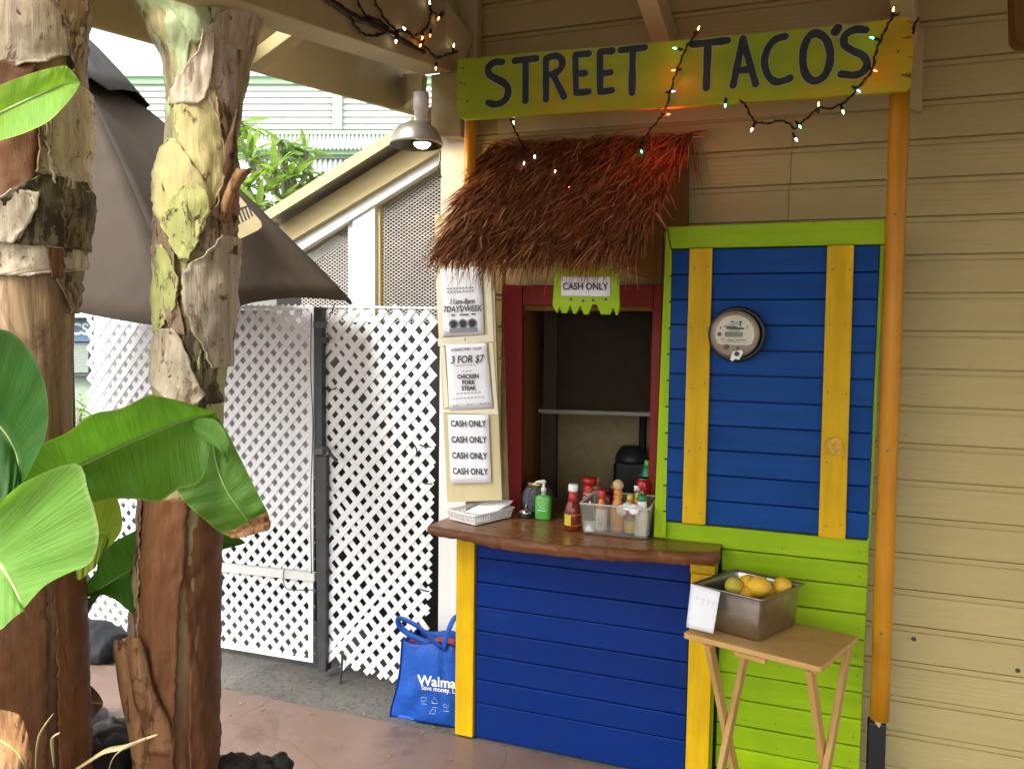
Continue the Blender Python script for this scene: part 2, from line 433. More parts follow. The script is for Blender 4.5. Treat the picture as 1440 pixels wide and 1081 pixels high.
def mk_cloth(name, c, rough=.85, wr=4):
    n = N(name); v = n.coord(rnd=False); a = n.noise(v, wr, 6, .6, .9); w = n.noise(v, 400, 2)
    col = n.ramp(a, [(.3, dk(c, .85)), (.7, dk(c, 1.15))])
    n.bump(n.mix(.12, a, w), .35, .03); return n.set(col, rough, spec=.25)
M['umbrella'] = mk_cloth('umbrella_canvas', (.060, .046, .033))
M['umbvent'] = mk_cloth('umbrella_vent_canvas', (.06, .057, .054))
M['bag'] = mk_cloth('blue_bag_fabric', (.012, .075, .36), .38, 12)
M['bagdark'] = mk_cloth('blue_bag_piping', (.008, .03, .18), .5, 12)
M['bagred'] = mk_cloth('red_lining', (.45, .06, .03), .6)
M['mesh'] = plain('expanded_metal', (.50, .46, .40), .5, .2)
M['shadefill'] = plain('painted_shade', (.014, .013, .011), .9)  # near-black colour stands in for shade behind the mesh and lattice
M['roofmetal'] = plain('corrugated_metal', (.46, .51, .49), .4, .2)
M['farwhite'] = plain('far_white_paint', (.56, .60, .55), .6, var=.03)
M['fargreen'] = plain('far_pale_green_paint', (.27, .46, .24), .6, var=.04)
M['farwin'] = plain('far_green_shutter', (.20, .25, .20), .5); M['shopgreen'] = plain('shop_grey_green_paint', (.24, .30, .23), .6)
M['bluesign'] = plain('blue_sign_paint', (.06, .12, .22), .5)
M['plumleaf'] = mk_leaf('plumeria_leaf', (.17,.27,.08), (.26,.37,.13), vein=14)
M['plumstem'] = plain('plumeria_bark', (.20,.18,.13), .8)
M['flower'] = plain('white_petal', (.80,.80,.76), .6)
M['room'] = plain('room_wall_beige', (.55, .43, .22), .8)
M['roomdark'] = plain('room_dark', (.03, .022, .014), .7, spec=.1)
M['screen'] = plain('dark_fly_screen', (.018, .013, .006), .7, var=.2, spec=.08)
M['rail'] = plain('sash_rail', (.12, .10, .08), .4)
M['lemon'] = None
def mk_lemon(name, c):
    n = N(name); v = n.coord(); b = n.noise(v, 60, 4); a = n.noise(v, 9, 3)
    n.bump(b, .4, .003); return n.set(n.ramp(a, [(.3, dk(c, .85)), (.7, c)]), .38, spec=.5)
M['lemon'] = mk_lemon('lemon_peel', (.85, .50, .025)); M['lemong'] = mk_lemon('greenish_lemon_peel', (.56, .44, .05))
M['letter'] = plain('dark_green_paint', (.022, .034, .038), .5, var=.3, scale=30)
M['letteredge'] = plain('pale_brush_edge', (.42, .42, .16), .6)
M['wire'] = plain('dark_green_wire', (.012, .010, .008), .5)
BULB = {'g': (.1, 1, .45), 'r': (1, .10, .03), 'b': (.12, .25, 1), 'w': (1, .85, .7), 'o': (1, .38, .10)}
for k, c in BULB.items(): M['bulb_'+k] = emit('bulb_glow_'+k, c, 3.5)
M['lampglow'] = emit('lamp_bulb_glow', (1, .80, .45), 14)

# ------------------------------------------------------------------ text
def text_geo(s, size, bold=0.0, cond=1.0, shear=0.0):
    cu = bpy.data.curves.new('t', 'FONT'); cu.body = s; cu.size = size; cu.offset = bold; cu.shear = shear
    cu.align_x = 'CENTER'; cu.align_y = 'CENTER'; cu.resolution_u = 3
    o = bpy.data.objects.new('t', cu); COL.objects.link(o)
    dg = bpy.context.evaluated_depsgraph_get()
    me = bpy.data.meshes.new_from_object(o.evaluated_get(dg))
    vs = [(v.co.x*cond, v.co.y) for v in me.vertices]; fs = [tuple(p.vertices) for p in me.polygons]
    bpy.data.objects.remove(o); bpy.data.curves.remove(cu); bpy.data.meshes.remove(me)
    return vs, fs
def text_on(s, size, O, U, V, mat, parent, name='lettering', bold=0.0, cond=1.0, shear=0.0, lift=.0012, wrap=None):
    """lettering lying on the plane through O spanned by U (right) and V (up)"""
    vs, fs = text_geo(s, size, bold, cond, shear)
    O, U, V = Vector(O), Vector(U).normalized(), Vector(V).normalized()
    Nn = U.cross(V)
    if Nn.dot(EYEV-O) < 0: Nn = -Nn
    pts = []
    for x, y in vs:
        if wrap:   # bent round an upright cylinder of radius wrap whose front is at O
            a = x/wrap; pts.append(O + U*(math.sin(a)*(wrap)) + Nn*(wrap*math.cos(a)-wrap+lift) + V*y)
        else: pts.append(O + U*x + V*y + Nn*lift)
    return MB().add(pts, fs).build(name, mat, parent)
# ================================================================== SETTING
YW = 3.06                                             # plane of the house wall
def sheet(name, x0, x1, y0, y1, z, mat):
    o = MB().box(x0, x1, y0, y1, z-.04, z).build(name, mat); o['kind'] = 'structure'; return o
g = MB().add([(-300,-300,-.06),(300,-300,-.06),(300,300,-.06),(-300,300,-.06)], [(0,1,2,3)]).build('ground', M['ground']); g['kind'] = 'structure'
p = MB().prism([(-9,-2,-.05),(6,-2,-.05),(6,2.738,-.05),(-9,2.738,-.05)], (0,0,.05)).build('patio_floor', M['floor'], bevel=.006); p['kind'] = 'structure'
p = MB().prism([(-2.34,2.742,-.055),(6,2.742,-.055),(6,3.3,-.055),(-2.0,3.3,-.055),(-2.34,2.99,-.055)], (0,0,.049)).build('concrete_strip', M['conc']); p['kind'] = 'structure'
p = MB().prism([(-9,2.742,-.057),(-2.345,2.742,-.057),(-2.345,2.985,-.057),(-2.0,3.305,-.057),(-2.0,9,-.057),(-9,9,-.057)], (0,0,.045)).build('alley_paving', M['aggr']); p['kind'] = 'structure'

# ------------------------------------------------------------------ the restaurant building: lap siding, roof, beams
bld = thing('restaurant_building', 'cream restaurant building with lap siding and overhanging porch roof', 'building', (-1.3, YW, 0))
XL, XR = -1.36, 3.6
wx0, wx1, wz0, wz1 = -1.045, -.487, .80, 1.728         # serving window opening
core = MB()
core.box(XL+.02, wx0, YW+.015, YW+.13, -.05, 3.1); core.box(wx1, XR, YW+.015, YW+.13, -.05, 3.1)
core.box(wx0, wx1, YW+.015, YW+.13, -.05, wz0); core.box(wx0, wx1, YW+.015, YW+.13, wz1, 3.1)
core.build('wall_core', M['cream'], bld)
EXPO = .1335
def siding(x0, x1, z0, z1):
    prof = [(0, 0), (-.0195, .0), (-.0195, .003), (-.0125, .106), (-.0055, .1065), (-.0055, .1115), (-.0122, .113), (-.0115, EXPO-.0065), (-.001, EXPO-.006), (0, EXPO-.001)]
    k = (z1-z0)/EXPO
    jit = random.uniform(-.0015, .0015)
    a = [(x0, YW+.014+y+jit, z0+z*k) for y, z in prof]
    MB().prism(a, (x1-x0, 0, 0)).build('siding_board', M['siding'], bld)
k0 = -10
for k in range(k0, 15):
    z0 = 1.243 + EXPO*k; z1 = z0+EXPO
    if z1 < .02: continue
    z0 = max(z0, .0)
    spans = [(XL+.1, XR)]
    if z1 > wz0+.02 and z0 < wz1+.07: spans = [(XL+.1, wx0-.09), (wx1+.08, XR)]
    rr = random.Random(k+50)
    for a, b in spans:
        cuts = [a]
        if k in (7, 8, 6): cuts.append(-.005+.003*(k-7))
        elif b-a > 2: cuts.append(rr.uniform(1.0, 2.8))
        cuts.append(b)
        for i in range(len(cuts)-1): siding(cuts[i]+.001, cuts[i+1]-.001, z0, z1)
MB().box(XL-.03, -1.262, 2.985, 3.14, -.05, 2.43).build('corner_post', M['white'], bld, bevel=.004)
MB().box(XL-.02, XL+.02, 3.145, 7.5, -.05, 3.1).build('side_wall', M['cream'], bld)
# the porch roof slopes gently down towards the street
def roofz(y): return 3.05 - .13*(YW-y)
R = MB()
xs0, xs1, ys0, ys1 = -1.83, 4.0, -1.5, 3.6
def roof_piece(x0, x1, y0, y1):
    R.hexa([(x0,y0,roofz(y0)),(x1,y0,roofz(y0)),(x1,y1,roofz(y1)),(x0,y1,roofz(y1)),
        (x0,y0,roofz(y0)+.12),(x1,y0,roofz(y0)+.12),(x1,y1,roofz(y1)+.12),(x0,y1,roofz(y1)+.12)])
roof_piece(xs0, xs1, 2.25, ys1); roof_piece(-1.42, xs1, ys0, 2.2495)  # mostly out of view; front reach and left notch shaped to set the light
R.build('roof', M['rawwood'], bld)  # dark wood chosen to cut bounce onto the upper wall
FX = -1.8
a, b = PX(585,162,FX), PX(102,28,FX)
dv = (b-a).normalized(); a2 = a-dv*.03; b2 = b+dv*1.3
MB().prism([a2, b2, b2+Vector((0,0,.34)), a2+Vector((0,0,.34))], (-.025,0,0)).build('fascia_board', M['cream'], bld, bevel=.003)
MB().prism([a2+Vector((-.027,0,.02)), b2+Vector((-.027,0,.02)), b2+Vector((-.027,0,.40)), a2+Vector((-.027,0,.40))], (-.02,0,0)).build('drip_edge', M['white'], bld)
# soffit between the fascia and the beam, then the beam that rests on the corner post
BX = -1.42
c, d = PX(592,105,BX), PX(430,57,BX); dd = (d-c).normalized(); c2 = c-dd*.02; d2 = d+dd*1.6
MB().prism([c2, d2, d2+Vector((0,0,.30)), c2+Vector((0,0,.30))], (.13,0,0)).build('beam', M['cream'], bld, bevel=.004)
# lookout blocks between the beam and the fascia
def lookout(p, q, w=.05, h=.05): MB().bar(p, q, w, h).build('lookout', M['cream'], bld, bevel=.003)
lookout(PX(358,88,-1.78), PX(447,22,-1.44), .05, .05)
q = PX(575,130,-1.6)
MB().prism([PX(566,150,-1.79), PX(592,128,-1.5), PX(594,103,-1.5), PX(566,104,-1.79)], (0,.05,0)).build('lookout', M['cream'], bld, bevel=.003)
# post head bracket below the sign
MB().prism([PY(606,105,2.9), PY(648,100,2.9), PY(648,192,2.9), PY(620,192,2.9), PY(606,178,2.9)], (0,.078,0)).build('post_bracket', M['cream'], bld, bevel=.004)
MB().box(-1.40, -1.24, 2.985, 3.045, 2.44, 2.98).build('post_head', M['cream'], bld, bevel=.004)
# braces that rise from the wall to the roof beams
def brace(px0, Y0, w, h, L=.75, drift=-.42, rise=.42):
    p0 = PY(*px0, Y0); p1 = p0 + Vector((drift*L, -1.0*L, rise*L))
    MB().bar(p0, p1, w, h).build('brace', M['cream'], bld, bevel=.003)
brace((650,72), 2.96, .075, .12, .8, -.30, .55)
brace((938,62), 3.03, .07, .10, .8, -.15, .50)
brace((1276,50), 3.03, .07, .10, .8, -.22, .50)
MB().prism([PY(1240,20,3.0), PY(1299,40,3.0), PY(1297,157,3.0), PY(1272,150,3.0), PY(1240,120,3.0)], (0,.045,0)).build('rafter_block', M['cream'], bld, bevel=.003)
MB().bar(PY(663,-60,3.0), PY(662,84,3.0), .075, .05, (0,1,0)).build('wall_stud', M['creamz'], bld, bevel=.003)
MB().prism([PY(700,166,3.03), PY(1280,128,3.03), PY(1280,150,3.03), PY(700,188,3.03)], (0,.012,0)).build('trim_board', M['cream'], bld, bevel=.002)
# nail caps in the lowest visible boards
for px in ((1285,898),(1431,942)):
    MB().lathe([(.001,0),(.008,0),(.008,.003),(.001,.003)], PY(*px, YW-.004), 10, (0,-1,0)).build('screw_hook', M['blackmetal'], bld)

# serving window of the building
wz = thing('serving_window', 'dark serving window in a red wooden frame under the thatch', 'window', (-.76, YW, .87))
def fr(px, nm='frame_board'): board(px, 3.02, .03, nm, M['red'], wz, .003)
fr([(706,400),(734,401),(733,720),(716,720)]); fr([(920,400),(932,400),(920,740),(911,740)])
fr([(735,401),(919,400),(919,431),(735,429)])
zz = MB()
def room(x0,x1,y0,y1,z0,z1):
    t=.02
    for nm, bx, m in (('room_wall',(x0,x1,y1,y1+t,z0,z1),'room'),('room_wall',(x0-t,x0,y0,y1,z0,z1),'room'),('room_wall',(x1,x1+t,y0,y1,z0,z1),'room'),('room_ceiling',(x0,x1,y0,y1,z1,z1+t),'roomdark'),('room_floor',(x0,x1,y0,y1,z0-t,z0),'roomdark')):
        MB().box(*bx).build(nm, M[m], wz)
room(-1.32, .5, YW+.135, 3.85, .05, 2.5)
MB().box(wx0-.003, wx0+.012, 3.03, 3.32, wz0, wz1).build('reveal', M['rawwood'], wz)
MB().box(wx1-.012, wx1+.003, 3.05, 3.2, wz0, wz1).build('reveal', M['red'], wz)
MB().box(wx0+.013, wx1-.013, 3.05, 3.2, wz1-.02, wz1).build('reveal', M['rawwood'], wz)
MB().prism([PY(783,440,3.17), PY(920,440,3.17), PY(920,578,3.17), PY(783,578,3.17)], (0,.004,0)).build('fly_screen', M['screen'], wz)
MB().prism([PY(757,575,3.15), PY(922,580,3.15), PY(922,586,3.15), PY(757,581,3.15)], (0,.03,0)).build('sash_rail', M['rail'], wz, bevel=.002)
MB().prism([PY(765,430,3.16), PY(784,430,3.16), PY(781,700,3.16), PY(762,700,3.16)], (0,.03,0)).build('sash_stile', M['roomdark'], wz, bevel=.002)
ap = thing('kitchen_machine', 'black kitchen machine on a stand in the dim serving window', 'appliance', (-.62, 3.6, .9))
q = PY(893,655,3.6)
MB().box(q.x-.10, q.x+.10, 3.56, 3.75, q.z-.22, q.z+.02).build('body', M['black'], ap, bevel=.02)
MB().lathe([(.001,.06),(.05,.06),(.075,.02),(.08,0),(.08,-.01)], (q.x-.02, 3.62, q.z+.03), 20).build('hopper', M['blackmetal'], ap, smooth=True)
MB().tube([(q.x+.03,3.62,q.z+.06),(q.x+.03,3.62,q.z+.24)], .018, 10).build('post', M['black'], ap)

# ------------------------------------------------------------------ service counter
Yc = 2.74
ct = thing('service_counter', 'deep blue plank service counter with yellow end boards and wooden slab top', 'counter', (-.7, Yc, 0))
zs = [.812] + [PY(673, y, Yc).z for y in (785.7, 819.9, 854, 888.6, 922.8, 957, 990)] + [.0]
xa, xb = -1.118, -.292
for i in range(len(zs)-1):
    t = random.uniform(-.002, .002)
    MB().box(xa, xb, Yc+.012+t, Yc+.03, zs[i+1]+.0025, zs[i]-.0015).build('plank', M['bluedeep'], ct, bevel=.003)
MB().box(xa, xb, Yc+.031, Yc+.04, .0, .81).build('backing', M['black'], ct)
MB().box(-1.198, -1.121, Yc, Yc+.045, .004, .812).build('end_board', M['yellow'], ct, bevel=.003)
MB().box(-.289, -.208, Yc, Yc+.045, .004, .772).build('end_board', M['yellow'], ct, bevel=.003)
MB().box(-.292, -.206, Yc-.004, Yc+.045, .775, .806).build('cap_block', M['yellow'], ct, bevel=.003)
MB().box(-1.19, -1.15, Yc+.05, 3.02, .0, .81).build('side_frame', M['white'], ct)
MB().box(-.235, -.200, Yc+.046, 2.80, .0, .80).build('side_frame', M['limez'], ct)
# live edge slab
outl = [(603,737),(640,743),(690,751),(740,758),(800,764),(860,768),(920,771.5),(970,774),(1012,773)]
fr_ = [PZ(x, y+2, .868) for x, y in outl]
NS = 150
fr2 = catmull(fr_, NS)
rt, re_, ru = [], [], []
for i, p in enumerate(fr2):
    nz = lambda k, f, sd: k*noise.noise(Vector((p.x*f, sd, 1.3)))
    w = nz(.007, 7, 0)+nz(.004, 23, 4)+nz(.002, 60, 8)
    y = p.y+w; yb = 2.815 if p.x > -.42 else 3.045
    if i < 10: yb = y+.05+.028*i
    th = .030+.014*min(1, i/70)+nz(.007, 6, 9)+nz(.003, 30, 11)
    rt.append([Vector((p.x, yb-(yb-y-.002)*t, .868+(0 if 0 < t < 1 else -.0)+.0006*noise.noise(Vector((p.x*14, t*5, 3))))) for t in (0,.25,.5,.75,.92,1)])
    e = [Vector((p.x, y, .8675))]
    for t in (.12,.3,.5,.7,.88,1):
        bul = .011*math.sin(PI*min(1,t*.9))*(1+nz(1.0, 11, 5)) + nz(.004, 38, 20+t*9) + nz(.0025, 90, 40+t*15)
        e.append(Vector((p.x, y-bul, .8675-th*t)))
    re_.append(e)
    ru.append([e[-1], Vector((p.x, y+.05, .8675-th-.002)), Vector((p.x, yb, .8675-th-.002)), Vector((p.x, yb, .868))])
MB().grid(rt).build('counter_top', M['slab'], ct, smooth=True)
MB().grid(re_).build('bark_edge', M['barkedge'], ct, smooth=True)
um_ = MB().grid(ru)
for k in (0, NS-1): um_.add(re_[k]+ru[k][1:], [tuple(range(len(re_[k])+3))])
um_.build('slab_underside', M['barkedge'], ct)

# ------------------------------------------------------------------ green plank wall with the blue shutter
Yg = 2.82
gw = thing('green_plank_wall', 'lime green plank wall standing right of the counter behind the tray table', 'wall panel', (-.05, Yg, 0))
gx0, gx1 = -.415, PY(1223,760,Yg).x
gz = [PY(1222,760,Yg).z] + [PY(1220, y, Yg).z for y in (793, 826, 864.5, 901, 939, 976, 1014, 1052)]
gz += [gz[-1]-.085*i for i in range(1, 3)]
for i in range(len(gz)-1):
    x0 = -.415 if gz[i+1] > .80 else -.19
    t = random.uniform(-.002, .002)
    MB().box(x0, gx1, Yg+t, Yg+.022, max(.0, gz[i+1])+.0025, gz[i]-.0015).build('plank', M['lime'], gw, bevel=.003)
MB().box(-.41, gx1-.005, Yg+.024, Yg+.03, 0, 2.0).build('backing', M['black'], gw)
for i in range(len(gz)-1):
    zc = (gz[i]+max(0, gz[i+1]))/2
    for x in (gx1-.022, gx1-.27, -.16):
        if random.random() < .75:
            MB().lathe([(.0005,0),(.0026,0),(.0024,.0012),(.0005,.0012)], (x+random.uniform(-.01,.01), Yg-.0022, zc+random.uniform(-.018,.018)), 8, (0,-1,0)).build('nail_head', M['rail'], gw)
MB().box(-.40, -.36, Yg+.032, 3.03, .88, 1.98).build('side_stud', M['limez'], gw)
MB().box(gx1-.05, gx1-.01, Yg+.032, 3.03, 0, 1.98).build('side_stud', M['black'], gw)
for i in range(-1, 12):                       # the frame edge is toothed by the plank ends
    z0 = .87 + i*.0925
board([(938.5,319),(1246,308),(1246,343.2),(944,349.6)], Yg-.022, .04, 'head_board', M['lime'], gw, .003)
ts = [319.5, 385, 421, 457, 492, 530, 568, 606, 645, 684, 720, 755]
def edgex(y, a0, a1): return a0 + (a1-a0)*(y-319)/(755-319)
board([(931.5+5,320),(943,350.5),(931,756),(919,755)], Yg-.016, .016, 'frame_board', M['limez'], gw, .002)
for i in range(11):
    y0, y1 = 351+i*36.8, 351+(i+1)*36.8
    board([(edgex(y0,940.5,929.5),y0+1),(edgex(y0,945.5,936),y0+1),(edgex(y1,945.5,936),y1-1),(edgex(y1,940.5,929.5),y1-1)], Yg-.0195-.002*random.random(), .012, 'plank_end', M['limez'], gw, .001)
board([(1238,345),(1243.5,345),(1224,760),(1219.5,760)], Yg-.01, .02, 'edge_strip', M['limez'], gw, .001)

sh = thing('blue_shutter', 'bright blue plank shutter door with two yellow battens on the green wall', 'shutter', (-.05, 2.8, 1.5))
Yd = 2.80
dz = [PY(1232, y, Yd).z for y in (344.5, 382.7, 421, 459, 496.5, 534, 572.7, 610, 647, 684.8, 722.7, 759.4)]
L0, L1 = PY(945.5,350,Yd), PY(935.5,733,Yd); R0, R1 = PY(1237,345,Yd), PY(1221,759,Yd)
def lx(z): return L0.x + (L1.x-L0.x)*(L0.z-z)/(L0.z-L1.z)
def rx(z): return R0.x + (R1.x-R0.x)*(R0.z-z)/(R0.z-R1.z)
for i in range(11):
    t = random.uniform(-.0025, .0025); a, b = dz[i]-.0013, dz[i+1]+.0022
    q = [(lx(a),Yd+t,a),(rx(a),Yd+t,a),(rx(b),Yd+t,b),(lx(b),Yd+t,b)]
    MB().prism(q, (0,.018,0)).build('plank', M['blue'], sh, bevel=.0028)
for px in ([(969.6,349.5),(1002,348.6),(992,738),(959,735.5)], [(1163.5,345.3),(1201.4,344.2),(1189,759),(1151,754.6)]):
    o = board(px, Yd-.020, .0175, 'batten', M['yellow'], sh, .003)
    # nail heads and a knot
    for ty in (.07, .28, .5, .74, .95):
        for sx in (.22, .78):
            x = (px[0][0]*(1-sx)+px[1][0]*sx)*(1-ty)+(px[3][0]*(1-sx)+px[2][0]*sx)*ty; y = px[0][1]*(1-ty)+px[3][1]*ty
            MB().lathe([(.0005,0),(.0028,0),(.0028,.0012),(.0005,.0012)], PY(x+random.uniform(-3,3), y+random.uniform(-6,6), Yd-.0203), 8, (0,-1,0)).build('nail_head', M['rail'], sh)
kn = MB(); c = PY(1173,627,Yd-.0203)
rows = []
for i in range(7):
    r = .003+.0048*i; rows.append([c+Vector((r*.9*math.cos(2*PI*k/18)*(1+.15*noise.noise(Vector((k,i,0)))), -.004*abs(math.sin(i*1.3))-.0008+.0012*noise.noise(Vector((k*.8,i,3))), r*math.sin(2*PI*k/18))) for k in range(18)])
kn.grid(rows, close=True).build('wood_knot', M['knot'], sh, smooth=True)

# electric meter
mt = thing('electric_meter', 'round grey electric meter with green display fixed on the blue shutter', 'electric meter', PY(1036,470,Yd))
ax = Vector((0,-1,0)); cm = PY(1037,470,Yd-.003)
MB().lathe([(.001,0),(.092,0),(.096,.01),(.096,.036),(.086,.046),(.080,.036)], cm, 48, ax).build('base_ring', M['black'], mt, smooth=True)
cf = cm + Vector((-.004,-.078,0))
M['metercover'] = plain('meter_cover_grey', (.25,.20,.14), .3, var=.18, scale=22); M['meterplate'] = plain('meter_plate', (.55,.53,.40), .45)
M['lcd'] = plain('meter_lcd', (.10,.12,.06), .2); M['dial'] = plain('meter_rust', (.16,.08,.04), .6)
MB().lathe([(.0805,-.05),(.0805,-.004),(.077,.004),(.070,.0065),(.062,.007),(.001,.007)], cf, 48, ax).build('cover', M['metercover'], mt, smooth=True)
fy = cf.y-.0072
def disc_seg(cx, cz, r, z0, z1, y, n=24):
    pts = []
    for k in range(n):
        a = 2*PI*k/n; x, z = r*math.cos(a), r*math.sin(a)
        pts.append((cx+x, y, cz+max(z0, min(z1, z))))
    return pts
MB().prism(disc_seg(cf.x, cf.z, .064, -.036, .064, fy), (0,-.002,0)).build('face_plate', M['meterplate'], mt)
y2 = fy-.0024
MB().box(cf.x-.032, cf.x+.026, y2-.002, y2, cf.z-.009, cf.z+.008).build('display', M['lcd'], mt, bevel=.001)
MB().box(cf.x-.048, cf.x+.040, y2-.0012, y2, cf.z-.030, cf.z-.014).build('name_plate', M['meterplate'], mt)
for (x, z, w, h) in ((-.012,.040,.009,.0035),(.002,.040,.02,.0015),(-.016,.033,.03,.0015),(-.030,.024,.035,.003),(-.024,.017,.05,.0045),(-.016,.0115,.03,.002),(.014,.026,.003,.016),(-.042,.018,.003,.006),(.034,.018,.002,.010),(-.04,-.018,.014,.0015),(-.02,-.0215,.02,.002),(.005,-.020,.026,.0015),(-.036,-.026,.05,.001)):
    x *= 1.15; w *= 1.15; h *= 1.25
    MB().box(cf.x+x, cf.x+x+w, y2-.0018, y2-.0013, cf.z+z, cf.z+z+h).build('printing', M['ink'], mt)
for x, z, r in ((-.026,-.043,.010),(-.050,.0,.008)):
    MB().lathe([(.0005,0),(r,0),(r*.8,.004),(.0005,.005)], (cf.x+x, fy, cf.z+z), 12, ax).build('dial_knob', M['dial'], mt)
MB().box(cf.x+.006, cf.x+.014, fy-.006, fy, cf.z-.052, cf.z-.040).build('lock_ring', M['dial'], mt)
tg = MB(); q = [(-.004,-.058),(.024,-.052),(.030,-.060),(.018,-.086),(.004,-.083),(-.004,-.092),(-.012,-.086)]
tg.prism([(cf.x+x, fy-.008, cf.z+z) for x, z in q], (0,-.004,0)).build('seal_tag', M['whiteplastic'], mt, bevel=.001)
MB().lathe([(.0005,0),(.0085,0),(.0085,.003),(.0005,.003)], (cf.x+.010, fy-.0125, cf.z-.066), 12, ax).build('seal', M['black'], mt)

# ------------------------------------------------------------------ poles and the dark post
def pole(pxs, Y, r, label):
    a, b = PY(*pxs[0], Y), PY(*pxs[1], Y)
    t = thing('wooden_pole', label, 'pole', b, 'round varnished poles holding up the sign')
    pts = [a.lerp(b, i/14) for i in range(15)]
    MB().tube(pts, [r*(1+.015*noise.noise(Vector((i*.7,3,r*90)))) for i in range(15)], 20).build('shaft', M['varnish'], t, smooth=True)
    for i in (3, 8, 12):
        MB().lathe([(.0005,0),(.004,0),(.004,.002),(.0005,.002)], pts[i]+Vector((-.006,-r-.0005,0)), 8, (0,-1,0)).build('nail_head', M['rail'], t)
pole(((1266.5,100),(1236.5,1010)), 2.79, .030, 'long varnished round pole at the right edge of the green wall')
pole(((662,120),(661,330)), 2.84, .024, 'short varnished round pole dropping from the sign behind the thatch')
dp = thing('black_post', 'short black post stub under the long varnished pole', 'post', PY(1232,1075,2.86))
a, b = PY(1233,1013,2.86), PY(1229,1140,2.86)
MB().bar(a, b, .055, .05, (0,1,0)).build('shaft', M['black'], dp, bevel=.003)
MB().prism([a+Vector((-.012,-.03,.012)), a+Vector((.012,-.03,.012)), a+Vector((.004,-.03,-.008))], (0,-.003,0)).build('cap', M['strand'], dp)

# ------------------------------------------------------------------ sign board
Ys = 2.72
sg = thing('sign_board', 'long lime sign board hand painted with STREET TACO\'S above the stall', 'sign', PY(960,100,Ys))
outl = [(644,84),(760,73),(900,62),(1050,48.5),(1180,37),(1279,24),(1284,31),(1272,29),(1284,34),(1284.5,49),(1267,54),(1284.5,56),(1284.5,79),(1275,80.5),(1284,82),(1282,101),(1265,106),(1281,110),(1281,122),(1276,128),(1150,137),(1000,147.5),(850,156),(650,168),(644,164),(643,142),(648,140),(643,138),(643,119),(652,117),(643,114),(643,97),(647,96),(643,94)]
MB().prism(pquad(outl, Ys), (0,.022,0)).build('board', M['sign'], sg)
def z8(p): return (600+p[0]*.27778, p[1]*.27778)
def z1(p): return (940+p[0]*.34722, p[1]*.34722)
def stroke(pts, w, y):
    """a brush stroke: a flat ribbon with round ends on the sign face"""
    P = [PY(x, yy, Ys) for x, yy in pts]; n = max(12, 6*len(P)) if len(P) > 2 else 6
    Q = catmull(P, n); m = MB(); A = []; B = []
    for i, p in enumerate(Q):
        d = (Q[min(i+1,n-1)]-Q[max(i-1,0)]).normalized(); s = Vector((-d.z, 0, d.x))
        ww = w*(1+.18*noise.noise(Vector((p.x*40, p.z*40, 1))))/2
        yy = y-.00025*i/n; A.append(Vector((p.x, yy, p.z))+s*ww); B.append(Vector((p.x, yy, p.z))-s*ww)
    def cap(p, d, ww):
        s = Vector((-d.z,0,d.x)); return [Vector((p.x,p.y,p.z))+s*(ww*math.cos(t))+d*(ww*math.sin(t)) for t in [PI*k/7 for k in range(1,7)]]
    wa = (A[0]-B[0]).length/2; wb = (A[-1]-B[-1]).length/2
    m.grid([A, B])
    e = cap(Vector((Q[-1].x,A[-1].y,Q[-1].z)), (Q[-1]-Q[-2]).normalized(), wb); m.add([A[-1]]+e+[B[-1]], [tuple(range(len(e)+2))])
    e = cap(Vector((Q[0].x,A[0].y,Q[0].z)), (Q[0]-Q[1]).normalized(), wa); m.add([B[0]]+e+[A[0]], [tuple(range(len(e)+2))])
    return m
GL = [
 (z8, [[(383,316),(345,318),(313,345),(318,378),(350,400),(392,422),(412,450),(408,492),(383,520),(345,530),(313,522)]], .026),
 (z8, [[(447,310),(556,298)],[(502,304),(501,512)]], .024),
 (z8, [[(604,304),(605,505)],[(606,298),(650,285),(682,300),(686,335),(662,366),(612,384)],[(640,378),(696,492)]], .023),
 (z8, [[(753,285),(757,472)],[(756,280),(822,274)],[(757,376),(802,373)],[(758,473),(822,466)]], .023),
 (z8, [[(878,268),(879,466)],[(880,264),(940,260)],[(880,374),(932,369)],[(880,468),(938,460)]], .023),
 (z8, [[(983,256),(1106,243)],[(1044,250),(1040,472)]], .023),
 (z1, [[(97,182),(240,166)],[(160,178),(153,358)]], .024),
 (z1, [[(302,160),(262,347)],[(302,160),(353,342)],[(282,288),(333,282)]], .023),
 (z1, [[(472,150),(432,163),(402,200),(389,252),(402,305),(432,332),(470,328),(492,318)]], .023),
 (z1, [[(655,212),(640,165),(605,138),(570,150),(548,200),(545,262),(560,310),(592,330),(630,310),(652,262),(655,214)]], .024),
 (z1, [[(686,116),(676,130)]], .028),
 (z1, [[(800,124),(755,122),(716,145),(712,182),(742,206),(785,226),(804,256),(792,288),(757,306),(700,302)]], .023)]
for gi, (tr, strokes, w) in enumerate(GL):
    e = MB(); l = MB()
    for i, stn in enumerate(strokes):
        pts = [tr(p) for p in stn]
        s_ = stroke(pts, w*1.32, Ys-.0008-.0003*i-.00004*gi); e.add(s_.v, s_.f)
        s_ = stroke(pts, w, Ys-.0024-.0003*i-.00004*gi); l.add(s_.v, s_.f)
    lo = l.build('letter', M['letter'], sg); e.build('brush_edge', M['letteredge'], lo)
for px in ((654,119),(651,96),(1263,73),(657,143),(905,64)):
    MB().lathe([(.0005,0),(.0035,0),(.0035,.001),(.0005,.001)], PY(*px, Ys-.0003), 8, (0,-1,0)).build('screw', M['black'], sg)
